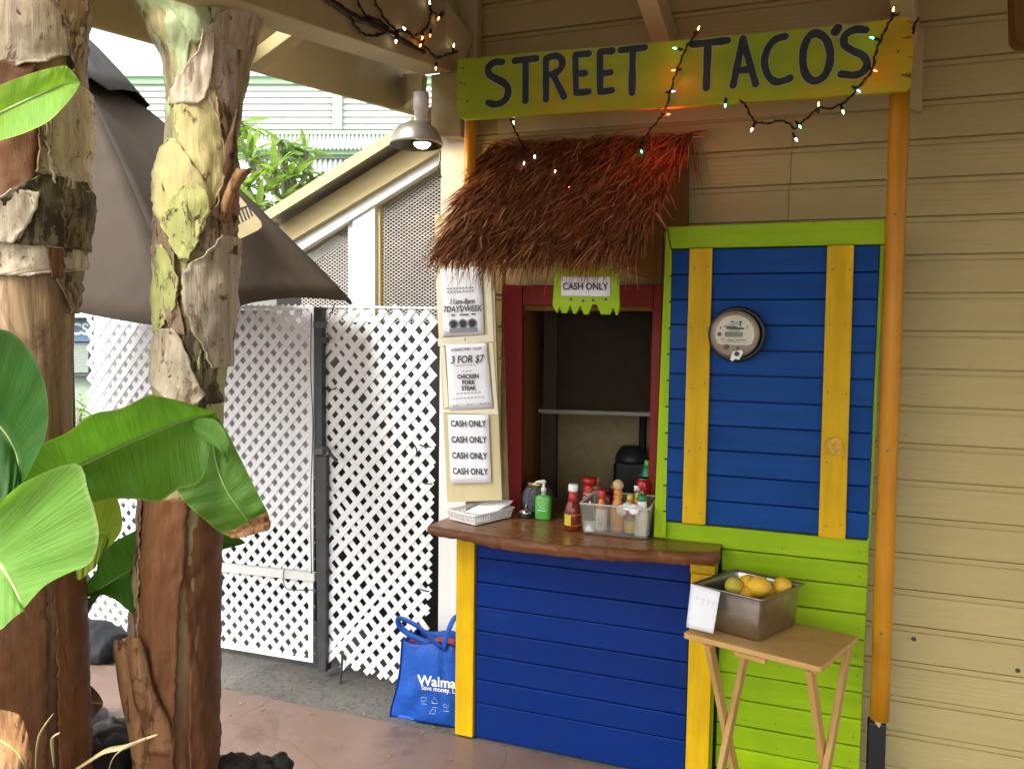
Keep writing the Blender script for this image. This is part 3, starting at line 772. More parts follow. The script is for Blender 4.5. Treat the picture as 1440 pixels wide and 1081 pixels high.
# ------------------------------------------------------------------ thatch awning
tt = thing('thatch_awning', 'shaggy brown palm thatch awning reddened as by bulb glow over the serving window', 'awning', PY(840,300,2.8))
T0, T1 = PY(697,206,3.0), PY(972,193,3.0)          # top edge at the wall
B0, B1 = PY(622,350,2.58), PY(893,352,2.58)         # lower edge, towards the street
def TP(u, s, lift=0):
    p = T0.lerp(T1, u).lerp(B0.lerp(B1, u), s)
    nrm = (T1-T0).cross(B0-T0).normalized()
    if nrm.y > 0: nrm = -nrm
    return p + nrm*lift
MB().hexa([TP(0,0,-.02),TP(1,0,-.02),TP(1,.93,-.02),TP(0,.93,-.02),TP(0,0,0),TP(1,0,0),TP(1,.93,0),TP(0,.93,0)]).build('roof_board', M['rawwood'], tt)
th = MB(); rs = random.Random(3)
down = (B0-T0).normalized(); side = (T1-T0).normalized()
def strand(p, d, L, w, droop, lift0, lift1, k=4):
    nrm = (T1-T0).cross(B0-T0).normalized()
    if nrm.y > 0: nrm = -nrm
    pts = []
    for i in range(k):
        t = i/(k-1); pts.append(p + d*(L*t) + nrm*(lift0+(lift1-lift0)*t) + Vector((0,0,-droop*t*t)))
    s = d.cross(nrm).normalized(); vs = []
    ang = rs.uniform(-.9, .9); s2 = s*math.cos(ang)+nrm*math.sin(ang)
    for i, q in enumerate(pts):
        ww = w*(1-.85*(i/(k-1))**1.6)/2; vs += [q-s2*ww, q+s2*ww]
    th.add(vs, [(2*i, 2*i+1, 2*i+3, 2*i+2) for i in range(k-1)])
for i in range(12500):
    s = rs.random()**.9; u = rs.uniform(-.01, 1.01)
    cl = noise.noise(Vector((u*9, s*5, 1)))
    lean = rs.gauss(-.10, .20) + .22*noise.noise(Vector((u*6, s*3, 7)))
    d = (down + side*lean + Vector((0,0,rs.gauss(0,.05)))).normalized()
    L = rs.uniform(.07, .21)
    if s > .8: L = rs.uniform(.05, .16)
    strand(TP(u, s, rs.uniform(0,.02)+.02*max(0,cl)), d, L, rs.uniform(.003,.0095), rs.uniform(-.004,.012), 0, rs.uniform(.0,.03)+.035*max(0,cl)+(.04 if rs.random() < .04 else 0))
for i in range(1000):                                # ragged fringe hanging over the edge
    u = rs.uniform(-.02, 1.01); lean = rs.gauss(-.05, .30)
    d = (down + side*lean + Vector((0,0,-.25))).normalized()
    strand(TP(u, rs.uniform(.82,1), rs.uniform(-.01,.02)), d, rs.uniform(.04,.20)*(.7+.5*abs(noise.noise(Vector((u*14,3,1))))), rs.uniform(.0025,.0075), rs.uniform(.0,.07), 0, rs.uniform(-.02,.03), 5)
for i in range(260):                                 # bound upper edge with loose ends
    u = rs.uniform(-.03,1.03)
    d = (side*rs.choice((-1,1,1)) + Vector((0,rs.uniform(-.3,0),rs.uniform(-.1,.22)))).normalized()
    strand(TP(u, rs.uniform(-.01,.03), rs.uniform(0,.025)), d, rs.uniform(.03,.10), .005, .01, 0, .01)
for i in range(16):
    strand(TP(rs.uniform(.99,1.04), rs.uniform(0,.1), .01), (Vector((.1,0,-1))+side*rs.uniform(-.1,.2)).normalized(), rs.uniform(.08,.26), .004, 0, 0, .0, 5)
for i in range(9):
    strand(TP(rs.uniform(.97,1.0), 0, .02), (side+Vector((0,-.1,rs.uniform(-.1,.5)))).normalized(), rs.uniform(.06,.13), .005, .02, 0, 0)
tag(th.build('thatch', M['thatch'], tt), kind='stuff')
MB().tube([TP(u/20, -.01, .012+.004*math.sin(u)) for u in range(21)], .006, 6).build('binding_cord', M['strand'], tt)
MB().prism([PY(884,385,2.99),PY(905,300,2.99),PY(920,215,2.99),PY(968,210,2.99),PY(967,318,2.99),PY(933,322,2.99),PY(930,400,2.99)], (0,.035,0)).build('side_board', M['rawwood'], tt, bevel=.003)

# ------------------------------------------------------------------ hanging notched sign with a paper
hb = thing('notched_sign', 'small lime board with notched lower edge hanging under the thatch front', 'sign', PY(824,410,2.6))
o_ = [(781,372),(869,372),(871,432),(868,443),(866,443),(862,432),(858,442),(845,442),(839,428),(833,428),(827,442),(821,442),(816,429),(810,441),(806,441),(802,428),(797,440),(790,440),(787,431),(783,440),(777,430)]
MB().prism(pquad(o_, 2.6), (0,.016,0)).build('board', M['lime'], hb)
for px in ((803,421),(820,423),(834,422),(852,421)):
    MB().lathe([(.0005,0),(.005,0),(.005,.001),(.0005,.001)], PY(*px,2.5995), 6, (0,-1,0)).build('star_mark', M['letter'], hb)
for x in (790, 860):
    MB().tube([PY(x,374,2.605), PY(x,345,2.605)], .002, 6).build('cord', M['strand'], hb)
def sheet_px(px, Y, name, label, cat='notice', group=None, curl=.004):
    q = [PY(x, y, Y if not isinstance(Y, (tuple,list)) else Y[i]) for i, (x, y) in enumerate(px)]
    t = thing(name, label, cat, (q[0]+q[2])/2, group)
    rows = []
    ku = random.random()*9
    for i in range(9):
        r = []
        for j in range(7):
            u, v = j/6, i/8
            p = q[0].lerp(q[1], u).lerp(q[3].lerp(q[2], u), v)
            r.append(p + Vector((0, -abs(curl)*(abs(noise.noise(Vector((u*1.7+ku, v*1.7, 1))))), 0)))
        rows.append(r)
    MB().grid(rows).build('sheet', M['paper'], t, smooth=True, solid=.0006)
    U = (q[1]-q[0]); V = (q[0]-q[3])
    def at(u, v): return q[0].lerp(q[1], u).lerp(q[3].lerp(q[2], u), v) + Vector((0, -curl*.7-.0012, 0))
    return t, at, U, V
t, at, U, V = sheet_px([(789,389),(858,389),(858,417),(789,416)], 2.597, 'paper_notice', 'small white CASH ONLY slip on the notched lime board under the thatch')
text_on('CASH ONLY', .034, at(.5,.52), U, V, M['ink'], t, bold=.0008, cond=.85)

# ------------------------------------------------------------------ poster board with three notices
Yp0, Yp1 = 2.85, 2.83
pb = thing('poster_board', 'tall cream notched board leaning beside the window with three notices', 'board', PY(665,705,2.83))
o_ = [(611,304),(616,301),(620,306),(625,312),(623,302),(632,301),(636,309),(638,301),(645,302),(690,300),(696,420),(700,560),(706,703),(629,706),(622,560),(616,430)]
MB().prism(pquad(o_, 2.84), (0,.016,0)).build('panel', M['board_cream'], pb, bevel=.001)
for px in ([(615,476),(694,470),(695,480),(616,487)], [(619,576),(700,575),(701,583),(619,580)], [(619,487),(625,487),(631,572),(625,575)], [(688,482),(693,482),(700,575),(695,578)], [(612,385),(620,385),(624,474),(617,476)], [(681,385),(690,385),(694,470),(686,471)]):
    board(px, 2.8365, .003, 'sleeve_edge', M['plastic_sleeve'], pb, .001)
MB().lathe([(.0005,0),(.004,0),(.003,.004),(.0005,.005)], PY(654,477,2.836), 8, (0,-1,0)).build('push_pin', M['gold'], pb)
t, at, U, V = sheet_px([(619,378),(677,375),(681,470),(624,473)], 2.8355, 'opening_hours_notice', 'white notice with opening hours and grey taco picture, topmost on cream board', group='notices on the cream board')
for s, z, v, sh_ in (('OUR BUSINESS HOURS',.010,.31,.15),('MON THRU SUN',.010,.36,.15),):
    ik = MB()
    for j in range(9):
        a = at(.15+.075*j+.01*random.random(), v); ik.prism([a, a+U*.045, a+U*.045+V*.02, a+V*.02], (0,-.0003,0))
    ik.build('fine_print', M['greyink'], t)
text_on('11am-8pm', .030, at(.5,.50), U, V, M['ink'], t, bold=.0006, cond=.85, shear=.25)
text_on('7DAYS/WEEK', .033, at(.5,.61), U, V, M['ink'], t, bold=.0006, cond=.85, shear=.2)
ph = MB(); a = at(.16,.95); ph.prism([at(.16,.955), at(.85,.955), at(.85,.89), at(.16,.89)], (0,-.0004,0)); ph.build('photo_print', M['greyink'], t)
for u in (.27,.5,.73):
    c = at(u,.83); e = MB(); e.add([c+U*(.12*math.cos(2*PI*k/14))+V*(.075*math.sin(2*PI*k/14)) for k in range(14)], [tuple(range(14))]); e.build('plate_print', M['greyink'], t)
    e = MB(); e.add([c+Vector((0,-.0006,0))+U*(.085*math.cos(2*PI*k/9)*(1+.3*math.sin(k*2.3)))+V*(.055*math.sin(2*PI*k/9)) for k in range(9)], [tuple(range(9))]); e.build('taco_print', M['ink'], t)
for u, w in ((.22,.1),(.43,.22),(.72,.1)):
    a = at(u,.70); MB().prism([a, a+U*w, a+U*w+V*.018, a+V*.018], (0,-.0003,0)).build('fine_print', M['ink'], t)
t, at, U, V = sheet_px([(627,485),(684,482),(693,573),(632,577)], 2.834, 'price_notice', 'white price notice reading 3 FOR $7, middle sheet on cream board', group='notices on the cream board')
text_on('OCEANS STREET TACOS', .0155, at(.5,.08), U, V, M['ink'], t, bold=.0003, cond=.78)
text_on('3 FOR $7', .042, at(.5,.24), U, V, M['ink'], t, bold=.0005, cond=.85, shear=.2)
for s, v in (('CHICKEN',.50),('PORK',.59),('STEAK',.68)): text_on(s, .024, at(.5,v), U, V, M['ink'], t, bold=.0008, cond=.9)
for v, u0, n in ((.33,.22,6),(.42,.36,3),(.755,.2,7),(.83,.1,9),(.935,.08,2),(.935,.42,2),(.935,.72,3)):
    ik = MB()
    for j in range(n):
        a = at(u0+.085*j, v); ik.prism([a, a+U*.06, a+U*.06+V*.012, a+V*.012], (0,-.0003,0))
    ik.build('fine_print', M['greyink'], t)
t, at, U, V = sheet_px([(630,583),(687,583),(691,678),(634,680)], 2.832, 'cash_notice', 'white notice with CASH ONLY printed four times, lowest on cream board', group='notices on the cream board')
for v in (.13,.365,.60,.83): text_on('CASH ONLY', .0355, at(.5,v), U, V, M['ink'], t, bold=.0009, cond=.78)

# ------------------------------------------------------------------ things on the counter
ZT = .8695
def ground_on(o): return o
# white slotted basket with napkins
bk = thing('napkin_basket', 'white slotted plastic basket holding paper at the left end of counter', 'basket', (-1.12,2.83,ZT))
P = [Vector((-1.239,2.764,0)), Vector((-1.104,2.710,0)), Vector((-1.025,2.891,0))]; P.append(P[0]+P[2]-P[1])
cc = (P[0]+P[2])/2
def bp(i, z, k): return cc+(P[i%4]-cc)*k + Vector((0,0,ZT+z))
MB().prism([bp(i,.002,1) for i in range(4)], (0,0,.004)).build('base', M['whiteplastic'], bk)
for i in range(4):
    nn = 11 if i in (0,2) else 15
    lo0, lo1, hi0, hi1 = bp(i,.003,1), bp(i+1,.003,1), bp(i,.040,1.09), bp(i+1,.040,1.09)
    w = MB(); inn = (cc-((P[i%4]+P[(i+1)%4])/2)).normalized()*.003
    def pt(u, v): return lo0.lerp(lo1,u).lerp(hi0.lerp(hi1,u),v)
    for v0, v1 in ((0,.22),(.78,1.0)): w.prism([pt(0,v0),pt(1,v0),pt(1,v1),pt(0,v1)], inn)
    for k in range(nn+1):
        u0 = k/(nn+.45); w.prism([pt(u0,.22),pt(u0+.36/nn,.22),pt(u0+.36/nn,.78),pt(u0,.78)], inn)
    w.build('slotted_side', M['whiteplastic'], bk)
    MB().tube([bp(i,.0405,1.11), bp(i+1,.0405,1.11)], .0035, 8).build('rim', M['whiteplastic'], bk)
npk = thing('napkin_stack', 'white folded paper slips sticking up out of the slotted basket', 'paper', (-1.1,2.83,ZT+.01))
for i in range(5):
    a = PZ(660+i*1.5,712,ZT+.02); 
    q = [Vector((-1.19+.004*i,2.80+.006*i,ZT+.025+.002*i)), Vector((-1.07+.003*i,2.775+.006*i,ZT+.03+.002*i)), Vector((-1.02+.002*i,2.87+.004*i,ZT+.058+.003*i)), Vector((-1.135+.003*i,2.90+.004*i,ZT+.055+.002*i))]
    MB().prism(q, (0,0,.0012)).build('slip', M['paper'], npk)
# service bell
c = PZ(740,726,ZT)
be = thing('service_bell', 'small chrome service bell on black base beside the green soap', 'bell', c)
MB().lathe([(.001,0),(.034,0),(.034,.008),(.030,.012),(.001,.012)], c, 28).build('base', M['black'], be, smooth=True)
MB().lathe([(.029,.013),(.028,.020),(.024,.027),(.016,.032),(.006,.034),(.001,.034)], c, 28).build('dome', M['chrome'], be, smooth=True)
MB().lathe([(.001,.034),(.004,.034),(.004,.044),(.006,.046),(.005,.050),(.001,.051)], c, 14).build('button', M['chrome'], be, smooth=True)
# glass jar
c = PZ(757,724,ZT) + Vector((-.01,.02,0))
jr = thing('tip_jar', 'round glass jar with gold rim behind the green soap bottle', 'jar', c)
prof = [(.030,0),(.048,.006),(.062,.03),(.067,.06),(.062,.09),(.048,.112),(.040,.118),(.040,.130)]
MB().lathe(prof + [(r-.004, z+.002) for r, z in prof[::-1]], c, 32).build('glass', M['jar'], jr, smooth=True)
MB().lathe([(.042,.118),(.044,.119),(.044,.134),(.042,.136),(.036,.136),(.036,.119)], c, 32).build('rim_ring', M['gold'], jr, smooth=True)
MB().ellipsoid(c+Vector((0,0,.035)), .05, .05, .028, 16, 8).build('coins', M['blackmetal'], jr, smooth=True)
# green hand soap
c = PZ(764,729,ZT)
M['gel'] = plain('green_gel_bottle', (.10,.42,.07), .18, bump=0, var=.08)
M['gellabel'] = plain('green_label', (.16,.48,.10), .35)
hs = thing('soap_bottle', 'green hand soap bottle with white pump on the counter', 'bottle', c)
def rbox(hw, hd, zs, c, k=20, e=3.2):
    rows = []
    for z, f in zs:
        rows.append([c+Vector((hw*f*math.copysign(abs(math.cos(2*PI*i/k))**(2/e), math.cos(2*PI*i/k)), hd*f*math.copysign(abs(math.sin(2*PI*i/k))**(2/e), math.sin(2*PI*i/k)), z)) for i in range(k)])
    m = MB().grid(rows, close=True); n = len(rows); m.f += [tuple(range(k-1,-1,-1)), tuple(range((n-1)*k, n*k))]
    return m
rbox(.033,.021,[(0,.92),(.004,1),(.082,1),(.092,.9),(.098,.45)], c).build('bottle', M['gel'], hs, smooth=True)
MB().lathe([(.009,.098),(.009,.112),(.011,.112),(.011,.126),(.005,.128),(.005,.148),(.001,.148)], c, 16).build('collar', M['whiteplastic'], hs, smooth=True)
MB().tube([c+Vector((.008,0,.150)), c+Vector((-.004,0,.151)), c+Vector((-.026,-.008,.149)), c+Vector((-.034,-.011,.143))], [.007,.008,.0045,.0035], 10).build('pump_spout', M['whiteplastic'], hs, smooth=True)
MB().add([c+Vector((.018*math.cos(2*PI*k/16)-.002,-.0216,.066+.014*math.sin(2*PI*k/16))) for k in range(16)], [tuple(range(16))]).build('label_print', M['gellabel'], hs)
MB().box(c.x-.018, c.x+.016, c.y-.0222, c.y-.0214, .036+ZT, .039+ZT).build('label_print', M['whiteplastic'], hs)
MB().box(c.x-.012, c.x+.012, c.y-.0222, c.y-.0214, .048+ZT, .050+ZT).build('label_print', M['whiteplastic'], hs)

def bottle(name, label, px, prof, parts, group=None, smooth=True, dz=0, loc=None):
    c = loc if loc is not None else PZ(*px, ZT)
    c = Vector((c.x, c.y, c.z+dz))
    t = thing(name, label, 'bottle', c, group)
    for nm, pr, m in parts: MB().lathe(pr, c, 24).build(nm, m, t, smooth=smooth)
    return t, c
M['redsauce'] = plain('red_sauce', (.16,.018,.008), .12, bump=0); M['redcap'] = plain('red_plastic', (.42,.018,.012), .3, bump=0)
M['orangesauce'] = plain('orange_sauce', (.58,.20,.035), .2, bump=0); M['yellowlab'] = plain('yellow_label', (.62,.50,.02), .45, bump=0)
M['woodball'] = plain('wooden_ball_cap', (.55,.40,.20), .5); M['greenpl'] = plain('green_plastic', (.01,.20,.07), .3, bump=0)
M['yellowpl'] = plain('yellow_plastic', (.58,.42,.05), .35, bump=0); M['salt'] = plain('salt', (.8,.8,.78), .9); M['cola'] = plain('red_can_paint', (.42,.008,.012), .22, .3, bump=0)
M['brownpl'] = plain('brown_plastic', (.14,.05,.02), .35); M['orangelab'] = plain('orange_label', (.62,.26,.05), .45)
t, c = bottle('sauce_bottle', 'tall hot sauce bottle with white cap and yellow label in front of bin', (805,744), None, [
 ('glass', [(.001,0),(.029,.001),(.031,.006),(.031,.072),(.027,.090),(.019,.110),(.0155,.125)], M['redsauce']),
 ('neck_wrap', [(.0200,.1095),(.0165,.126),(.0165,.146),(.014,.148)], M['redcap']),
 ('cap', [(.0175,.148),(.0185,.150),(.0185,.170),(.0165,.174),(.001,.174)], M['whiteplastic']),
 ('label', [(.0313,.018),(.0317,.019),(.0317,.064),(.0313,.065)], M['redsauce'])])
lab = MB(); rows = []
for z in (.022,.060): rows.append([c+Vector((.0321*math.sin(a), -.0321*math.cos(a), z)) for a in [math.radians(-62+8*k) for k in range(9)]])
lab.grid(rows).build('front_label', M['yellowlab'], t)
for z in (.0215,.0615):
    lm = MB()
    for k in range(26):
        a = 2*PI*k/26; lm.tube([c+Vector((.0319*math.sin(a),-.0319*math.cos(a),z)), c+Vector((.0319*math.sin(a+.12),-.0319*math.cos(a+.12),z))], .0014, 4)
    lm.build('label_trim', M['yellowlab'], t)
# clear bin
bn = thing('condiment_bin', 'clear plastic bin full of sauces at the right of the counter', 'bin', (-.57,2.86,ZT))
bx0, bx1, by0, by1 = -.70, -.445, 2.755, 2.99
hh = .115
def wallp(a, b, c_, d): MB().prism([a,b,c_,d], (Vector(b)-Vector(a)).cross(Vector(d)-Vector(a)).normalized()*.003).build('side', M['clear'], bn)
k=.012
lo = [(bx0+k,by0+k,ZT+.003),(bx1-k,by0+k,ZT+.003),(bx1-k,by1-k,ZT+.003),(bx0+k,by1-k,ZT+.003)]
hi = [(bx0,by0,ZT+hh),(bx1,by0,ZT+hh),(bx1,by1,ZT+hh),(bx0,by1,ZT+hh)]
for i in range(4): wallp(lo[i], lo[(i+1)%4], hi[(i+1)%4], hi[i])
MB().prism(lo, (0,0,-.0025)).build('base', M['clear'], bn)
rim = MB()
for i in range(4): rim.bar(hi[i], hi[(i+1)%4], .010, .004)
rim.build('rim', M['clearrim'], bn)
ZB = ZT+.006
def inb(px, y): 
    q = PY(px, 700, y); return Vector((q.x, y, ZB))
cone = [(.001,0),(.028,.001),(.028,.010),(.012,.075),(.0115,.08)]
t, c = bottle('salt_shaker', 'cone shaped clear shaker with white salt in the clear bin', None, None, [
 ('salt', [(.001,.002),(.0265,.003),(.019,.042),(.001,.043)], M['salt']),
 ('body', [(.019,.043),(.012,.085),(.010,.095)], M['clear']),
 ('cap', [(.011,.095),(.012,.10),(.009,.112),(.004,.118),(.001,.118)], M['steel'])], loc=inb(831,2.785))
t, c = bottle('pepper_sauce_bottle', 'white labelled sauce bottle with red cap in the clear bin', None, None, [
 ('body', [(.001,0),(.0205,.001),(.0215,.005),(.0215,.098),(.010,.115),(.009,.13)], M['orangesauce']),
 ('label', [(.0217,.01),(.022,.011),(.022,.088),(.0217,.089)], M['paper']),
 ('cap', [(.013,.128),(.0135,.13),(.0135,.155),(.012,.158),(.001,.158)], M['redcap'])], loc=inb(846,2.79))
for k in range(4): MB().box(c.x-.005+.004*k, c.x-.0035+.004*k, c.y-.0232, c.y-.0222, c.z+.02+.01*(k%2), c.z+.06-.008*(k%3)).build('label_print', M['greyink'], t)
t, c = bottle('brown_nozzle_bottle', 'clear sauce bottle with brown cone nozzle behind the white labelled one', None, None, [
 ('body', [(.001,0),(.022,.001),(.023,.005),(.022,.09),(.012,.13),(.016,.145)], M['clear']),
 ('collar', [(.012,.143),(.021,.150),(.021,.158),(.008,.163)], M['brownpl']),
 ('nozzle', [(.008,.163),(.005,.180),(.002,.198),(.001,.198)], M['brownpl'])], loc=inb(841,2.85))
t, c = bottle('orange_sauce_bottle', 'orange hot sauce bottle with round wooden ball cap in bin', None, None, [
 ('body', [(.001,0),(.024,.001),(.025,.006),(.025,.095),(.014,.125),(.0135,.150)], M['orangesauce']),
 ('label', [(.0252,.012),(.0256,.013),(.0256,.088),(.0252,.089)], M['orangelab']),
 ('neck_label', [(.0165,.128),(.0168,.130),(.0148,.158),(.0143,.159)], M['orangelab']),
 ], loc=inb(869,2.81))
MB().ellipsoid(c+Vector((0,0,.178)), .0205, .0205, .0205, 20, 12).build('ball_cap', M['woodball'], t, smooth=True)
for k in range(5): MB().box(c.x-.012+.004*k, c.x-.010+.004*k, c.y-.0158, c.y-.0150, c.z+.136+.002*(k%2), c.z+.148).build('label_print', M['redcap'], t)
for i, (px, y, z) in enumerate(((886,2.82,.132),(897,2.83,.138))):
    t, c = bottle('mustard_bottle', ('yellow capped squeeze bottle next to the ball cap bottle', 'taller yellow capped squeeze bottle behind the white shaker cups')[i], None, None, [
     ('body', [(.001,0),(.018,.001),(.019,.005),(.019,.085),(.012,.11)], M['yellowpl']),
     ('collar', [(.014,.11),(.016,.112),(.016,z-.012),(.0125,z-.01)], M['orangesauce']),
     ('cap', [(.0125,z-.01),(.013,z),(.009,z+.012),(.001,z+.013)], M['yellowpl'])], loc=inb(px,y), group='yellow capped bottles in the clear bin')
t, c = bottle('cheese_shaker', 'white tapered shaker with green cap in the bin', None, None, [
 ('body', [(.001,0),(.026,.001),(.027,.005),(.024,.075),(.018,.115),(.0165,.128)], M['whiteplastic']),
 ('cap', [(.0175,.128),(.0185,.13),(.0185,.142),(.015,.150),(.001,.152)], M['greenpl'])], loc=inb(903,2.80))
for i, (px, y) in enumerate(((884,2.775),(893,2.772),(876,2.78))):
    c = inb(px, y)+Vector((0,0,.095)); t = thing('sauce_cup', ('white sauce cup leaning on the bin front edge','white sauce cup lid in front of the tapered shaker','white sauce cup beside the orange bottle')[i], 'cup', c, 'white sauce cups in the clear bin')
    rot = Matrix.Rotation(.6+.5*i, 3, 'X'); axv = rot @ Vector((0,0,1))
    MB().lathe([(.001,0),(.013,0),(.018,.018),(.020,.019),(.020,.022),(.001,.022)], c, 18, axv).build('cup', M['whiteplastic'], t, smooth=True)
t, c = bottle('green_label_jar', 'small jar with pale label deep in the right of the bin', None, None, [
 ('body', [(.001,0),(.02,.001),(.021,.005),(.021,.06),(.016,.07)], M['jar']), ('label', [(.0212,.008),(.0215,.009),(.0215,.05),(.0212,.051)], M['yellowlab']), ('lid', [(.019,.07),(.019,.084),(.001,.085)], M['redcap'])], loc=inb(887,2.80))
t, c = bottle('red_shaker', 'red topped shaker standing behind the clear bin', None, None, [
 ('body', [(.001,0),(.030,.001),(.031,.006),(.031,.12),(.026,.135)], M['redcap']), ('cap', [(.027,.135),(.032,.137),(.032,.155),(.028,.160),(.001,.160)], M['redcap'])], loc=Vector((PY(830,690,3.03).x,3.03,ZT)))
text_on('Hot Sauce', .016, c+Vector((-.002,-.031,.095)), (1,0,0), (0,0,1), M['whiteplastic'], t, cond=.8, shear=.2, wrap=.031) if False else None
for k in range(2): MB().tube([c+Vector((.0315*math.sin(a),-.0315*math.cos(a),.082+.016*k+.004*math.sin(a*9))) for a in [-.8+.1*i for i in range(17)]], .002, 5).build('label_script', M['whiteplastic'], t)
# small extra caps seen at the back of the bin
t, c = bottle('small_sauce_bottle', 'thin red capped sauce bottle beside the ball cap bottle at back', None, None, [
 ('body', [(.001,0),(.016,.001),(.017,.005),(.017,.10),(.009,.125)], M['redsauce']), ('cap', [(.010,.125),(.0105,.155),(.001,.156)], M['redcap'])], loc=inb(862,2.90))
t, c = bottle('clear_cap_bottle', 'small bottle with clear cap between the yellow caps and can', None, None, [
 ('body', [(.001,0),(.016,.001),(.017,.005),(.017,.11),(.010,.14)], M['clear']), ('cap', [(.010,.14),(.0105,.16),(.001,.161)], M['whiteplastic'])], loc=inb(895,2.91))
t, c = bottle('black_cap_bottle', 'dark capped bottle behind the white labelled sauce bottle', None, None, [
 ('body', [(.001,0),(.016,.001),(.017,.005),(.017,.11),(.010,.128)], M['redsauce']), ('cap', [(.0125,.128),(.0125,.150),(.001,.151)], M['black'])], loc=inb(855,2.88))
# soda can and green bottle behind
c = Vector((PY(904,690,3.0).x, 2.985, ZT+.055))
cn = thing('soda_can', 'red soda can with white script on a box behind the bin', 'can', c)
bxo = thing('dark_box', 'low dark wooden box on the window sill under the soda can', 'box', (c.x, c.y, ZT))
MB().box(c.x-.045, c.x+.05, 3.0, 3.07, ZT, ZT+.054).build('box', M['rawwood'], bxo, bevel=.003)
c = Vector((c.x, 3.035, c.z))
MB().lathe([(.001,.004),(.022,.002),(.026,0),(.033,.012),(.033,.105),(.027,.117)], c, 32).build('body', M['cola'], cn, smooth=True)
MB().lathe([(.027,.117),(.0275,.119),(.026,.121),(.024,.117),(.001,.117)], c, 32).build('lid', M['steel'], cn, smooth=True)
text_on('Coca', .042, c+Vector((-.006,-.033,.066)), (1,0,0), (0,0,1), M['whiteplastic'], cn, bold=.0004, cond=.72, shear=.35, wrap=.033)
c2 = Vector((PY(911,660,3.12).x, 3.12, ZT+.05))
gb = thing('green_bottle', 'slim green soda bottle at the right of the window behind can', 'bottle', c2)
MB().lathe([(.001,0),(.030,.001),(.031,.01),(.031,.11),(.020,.145),(.013,.165)], c2, 24).build('body', M['greenpl'], gb, smooth=True)
MB().lathe([(.0135,.160),(.0150,.162),(.0150,.180),(.012,.183),(.001,.183)], c2, 24).build('cap', M['gel'], gb, smooth=True)

# ------------------------------------------------------------------ tray table, pan, lemons, paper
tb = thing('tray_table', 'folding wooden tray table with crossed legs in front of green planks', 'table', (0,2.5,0))
A, B, C = PZ(960,889,.66), PZ(1155,938,.66), PZ(1208,894,.66); D = A+C-B
ctr = (A+C)/2
def rr_poly(pts, r=.012, n=4):
    out = []; m = len(pts)
    for i in range(m):
        p = pts[i]; a = (pts[i-1]-p).normalized(); b = (pts[(i+1)%m]-p).normalized()
        for k in range(n+1): 
            t = k/n; p0, p2 = p+a*r, p+b*r
            out.append(p0*(1-t)**2 + p*(2*t*(1-t)) + p2*t*t)
    return out
MB().prism(rr_poly([A,B,C,D]), (0,0,-.019)).build('table_top', M['tray'], tb, bevel=.004)
ux = (B-A).normalized(); uy = (D-A).normalized(); WL = (B-A).length; DL = (D-A).length
def tp(a, b, z): return A + ux*(a*WL) + uy*(b*DL) + Vector((0,0,z-A.z))
def leg(a, b0, b1, z0=.635, off=0):
    p, q = tp(a, b0, z0)+ux*off, tp(a, b1, 0.0)+ux*off
    MB().bar(p, q, .019, .034, uy).build('leg', M['trayleg'], tb, bevel=.003)
leg(.17, .10, .92); leg(.17, .92, .05, off=.021)
leg(.90, .10, .92); leg(.90, .92, .05, off=.021)
for a in (.10, .20, .86, .97): pass
MB().bar(tp(.16,.08,.632), tp(.16,.92,.632), .035, .016).build('cleat', M['trayleg'], tb, bevel=.002)
MB().bar(tp(.91,.08,.632), tp(.91,.92,.632), .035, .016).build('cleat', M['trayleg'], tb, bevel=.002)
MB().bar(tp(.40,.04,.634), tp(.62,.04,.634), .03, .014).build('clip_block', M['trayleg'], tb, bevel=.002)
if False: MB().bar(tp(.19,.9,.32)+Vector((0,0,-.1)), tp(.91,.9,.22), .02, .012).build('stretcher', M['trayleg'], tb, bevel=.002)

pn = thing('steel_pan', 'deep stainless steel pan of lemons on the tray table', 'pan', (-.03,2.56,.66))
F0_, F1_ = PZ(1000,890,.662), PZ(1066,903,.662); G1 = PZ(1120,874,.662)
ZR = .806
r0, r1, r2 = PZ(971,820,ZR), PZ(1073,844,ZR), PZ(1134,820,ZR); r3 = r0+r2-r1
cr = (r0+r2)/2
rim_o = rr_poly([r0,r1,r2,r3], .012)
def ring(k, z): return [Vector((cr.x+(p.x-cr.x)*k, cr.y+(p.y-cr.y)*k, z)) for p in rim_o]
bx_ = (F1_-cr)
shell = [ring(1.0,ZR-.003), ring(1.0,ZR), ring(.93,ZR-.001), ring(.905,ZR-.012), ring(.88,ZR-.03), ring(.84,.672), ring(.80,.664), ring(.3,.663)]
m = MB().grid(shell, close=True); m.f.append(tuple(range(7*len(rim_o), 8*len(rim_o))))
m.build('pan', M['steel'], pn, smooth=True, solid=.0012)
lem = [((1032.5,824),.800,.030,M['lemong']), ((1054,821),.805,.030,M['lemon']), ((1067.5,824.5),.808,.034,M['lemon']), ((1100,824),.800,.030,M['lemon']), ((1049,836),.775,.030,M['lemon']), ((1080,838),.770,.030,M['lemon'])]
labs = ['greenish lemon at the left in the steel pan','lemon half hidden behind the biggest one in pan','biggest orange yellow lemon in the middle of the pan','lemon at the right corner of the steel pan','lemon low in the pan under the greenish one','lemon low at the front corner of the pan']
lob = None
def lemon_mesh(r):
    m = MB(); rows = []
    for i in range(15):
        t = -PI/2+PI*i/14; z = math.sin(t); rr_ = math.cos(t)**.9
        z = z*1.12 + math.copysign(.10, z)*abs(z)**14
        rows.append([Vector((r*rr_*math.cos(2*PI*k/20), r*rr_*math.sin(2*PI*k/20), r*z)) for k in range(20)])
    return m.grid(rows, close=True)
lm0 = None
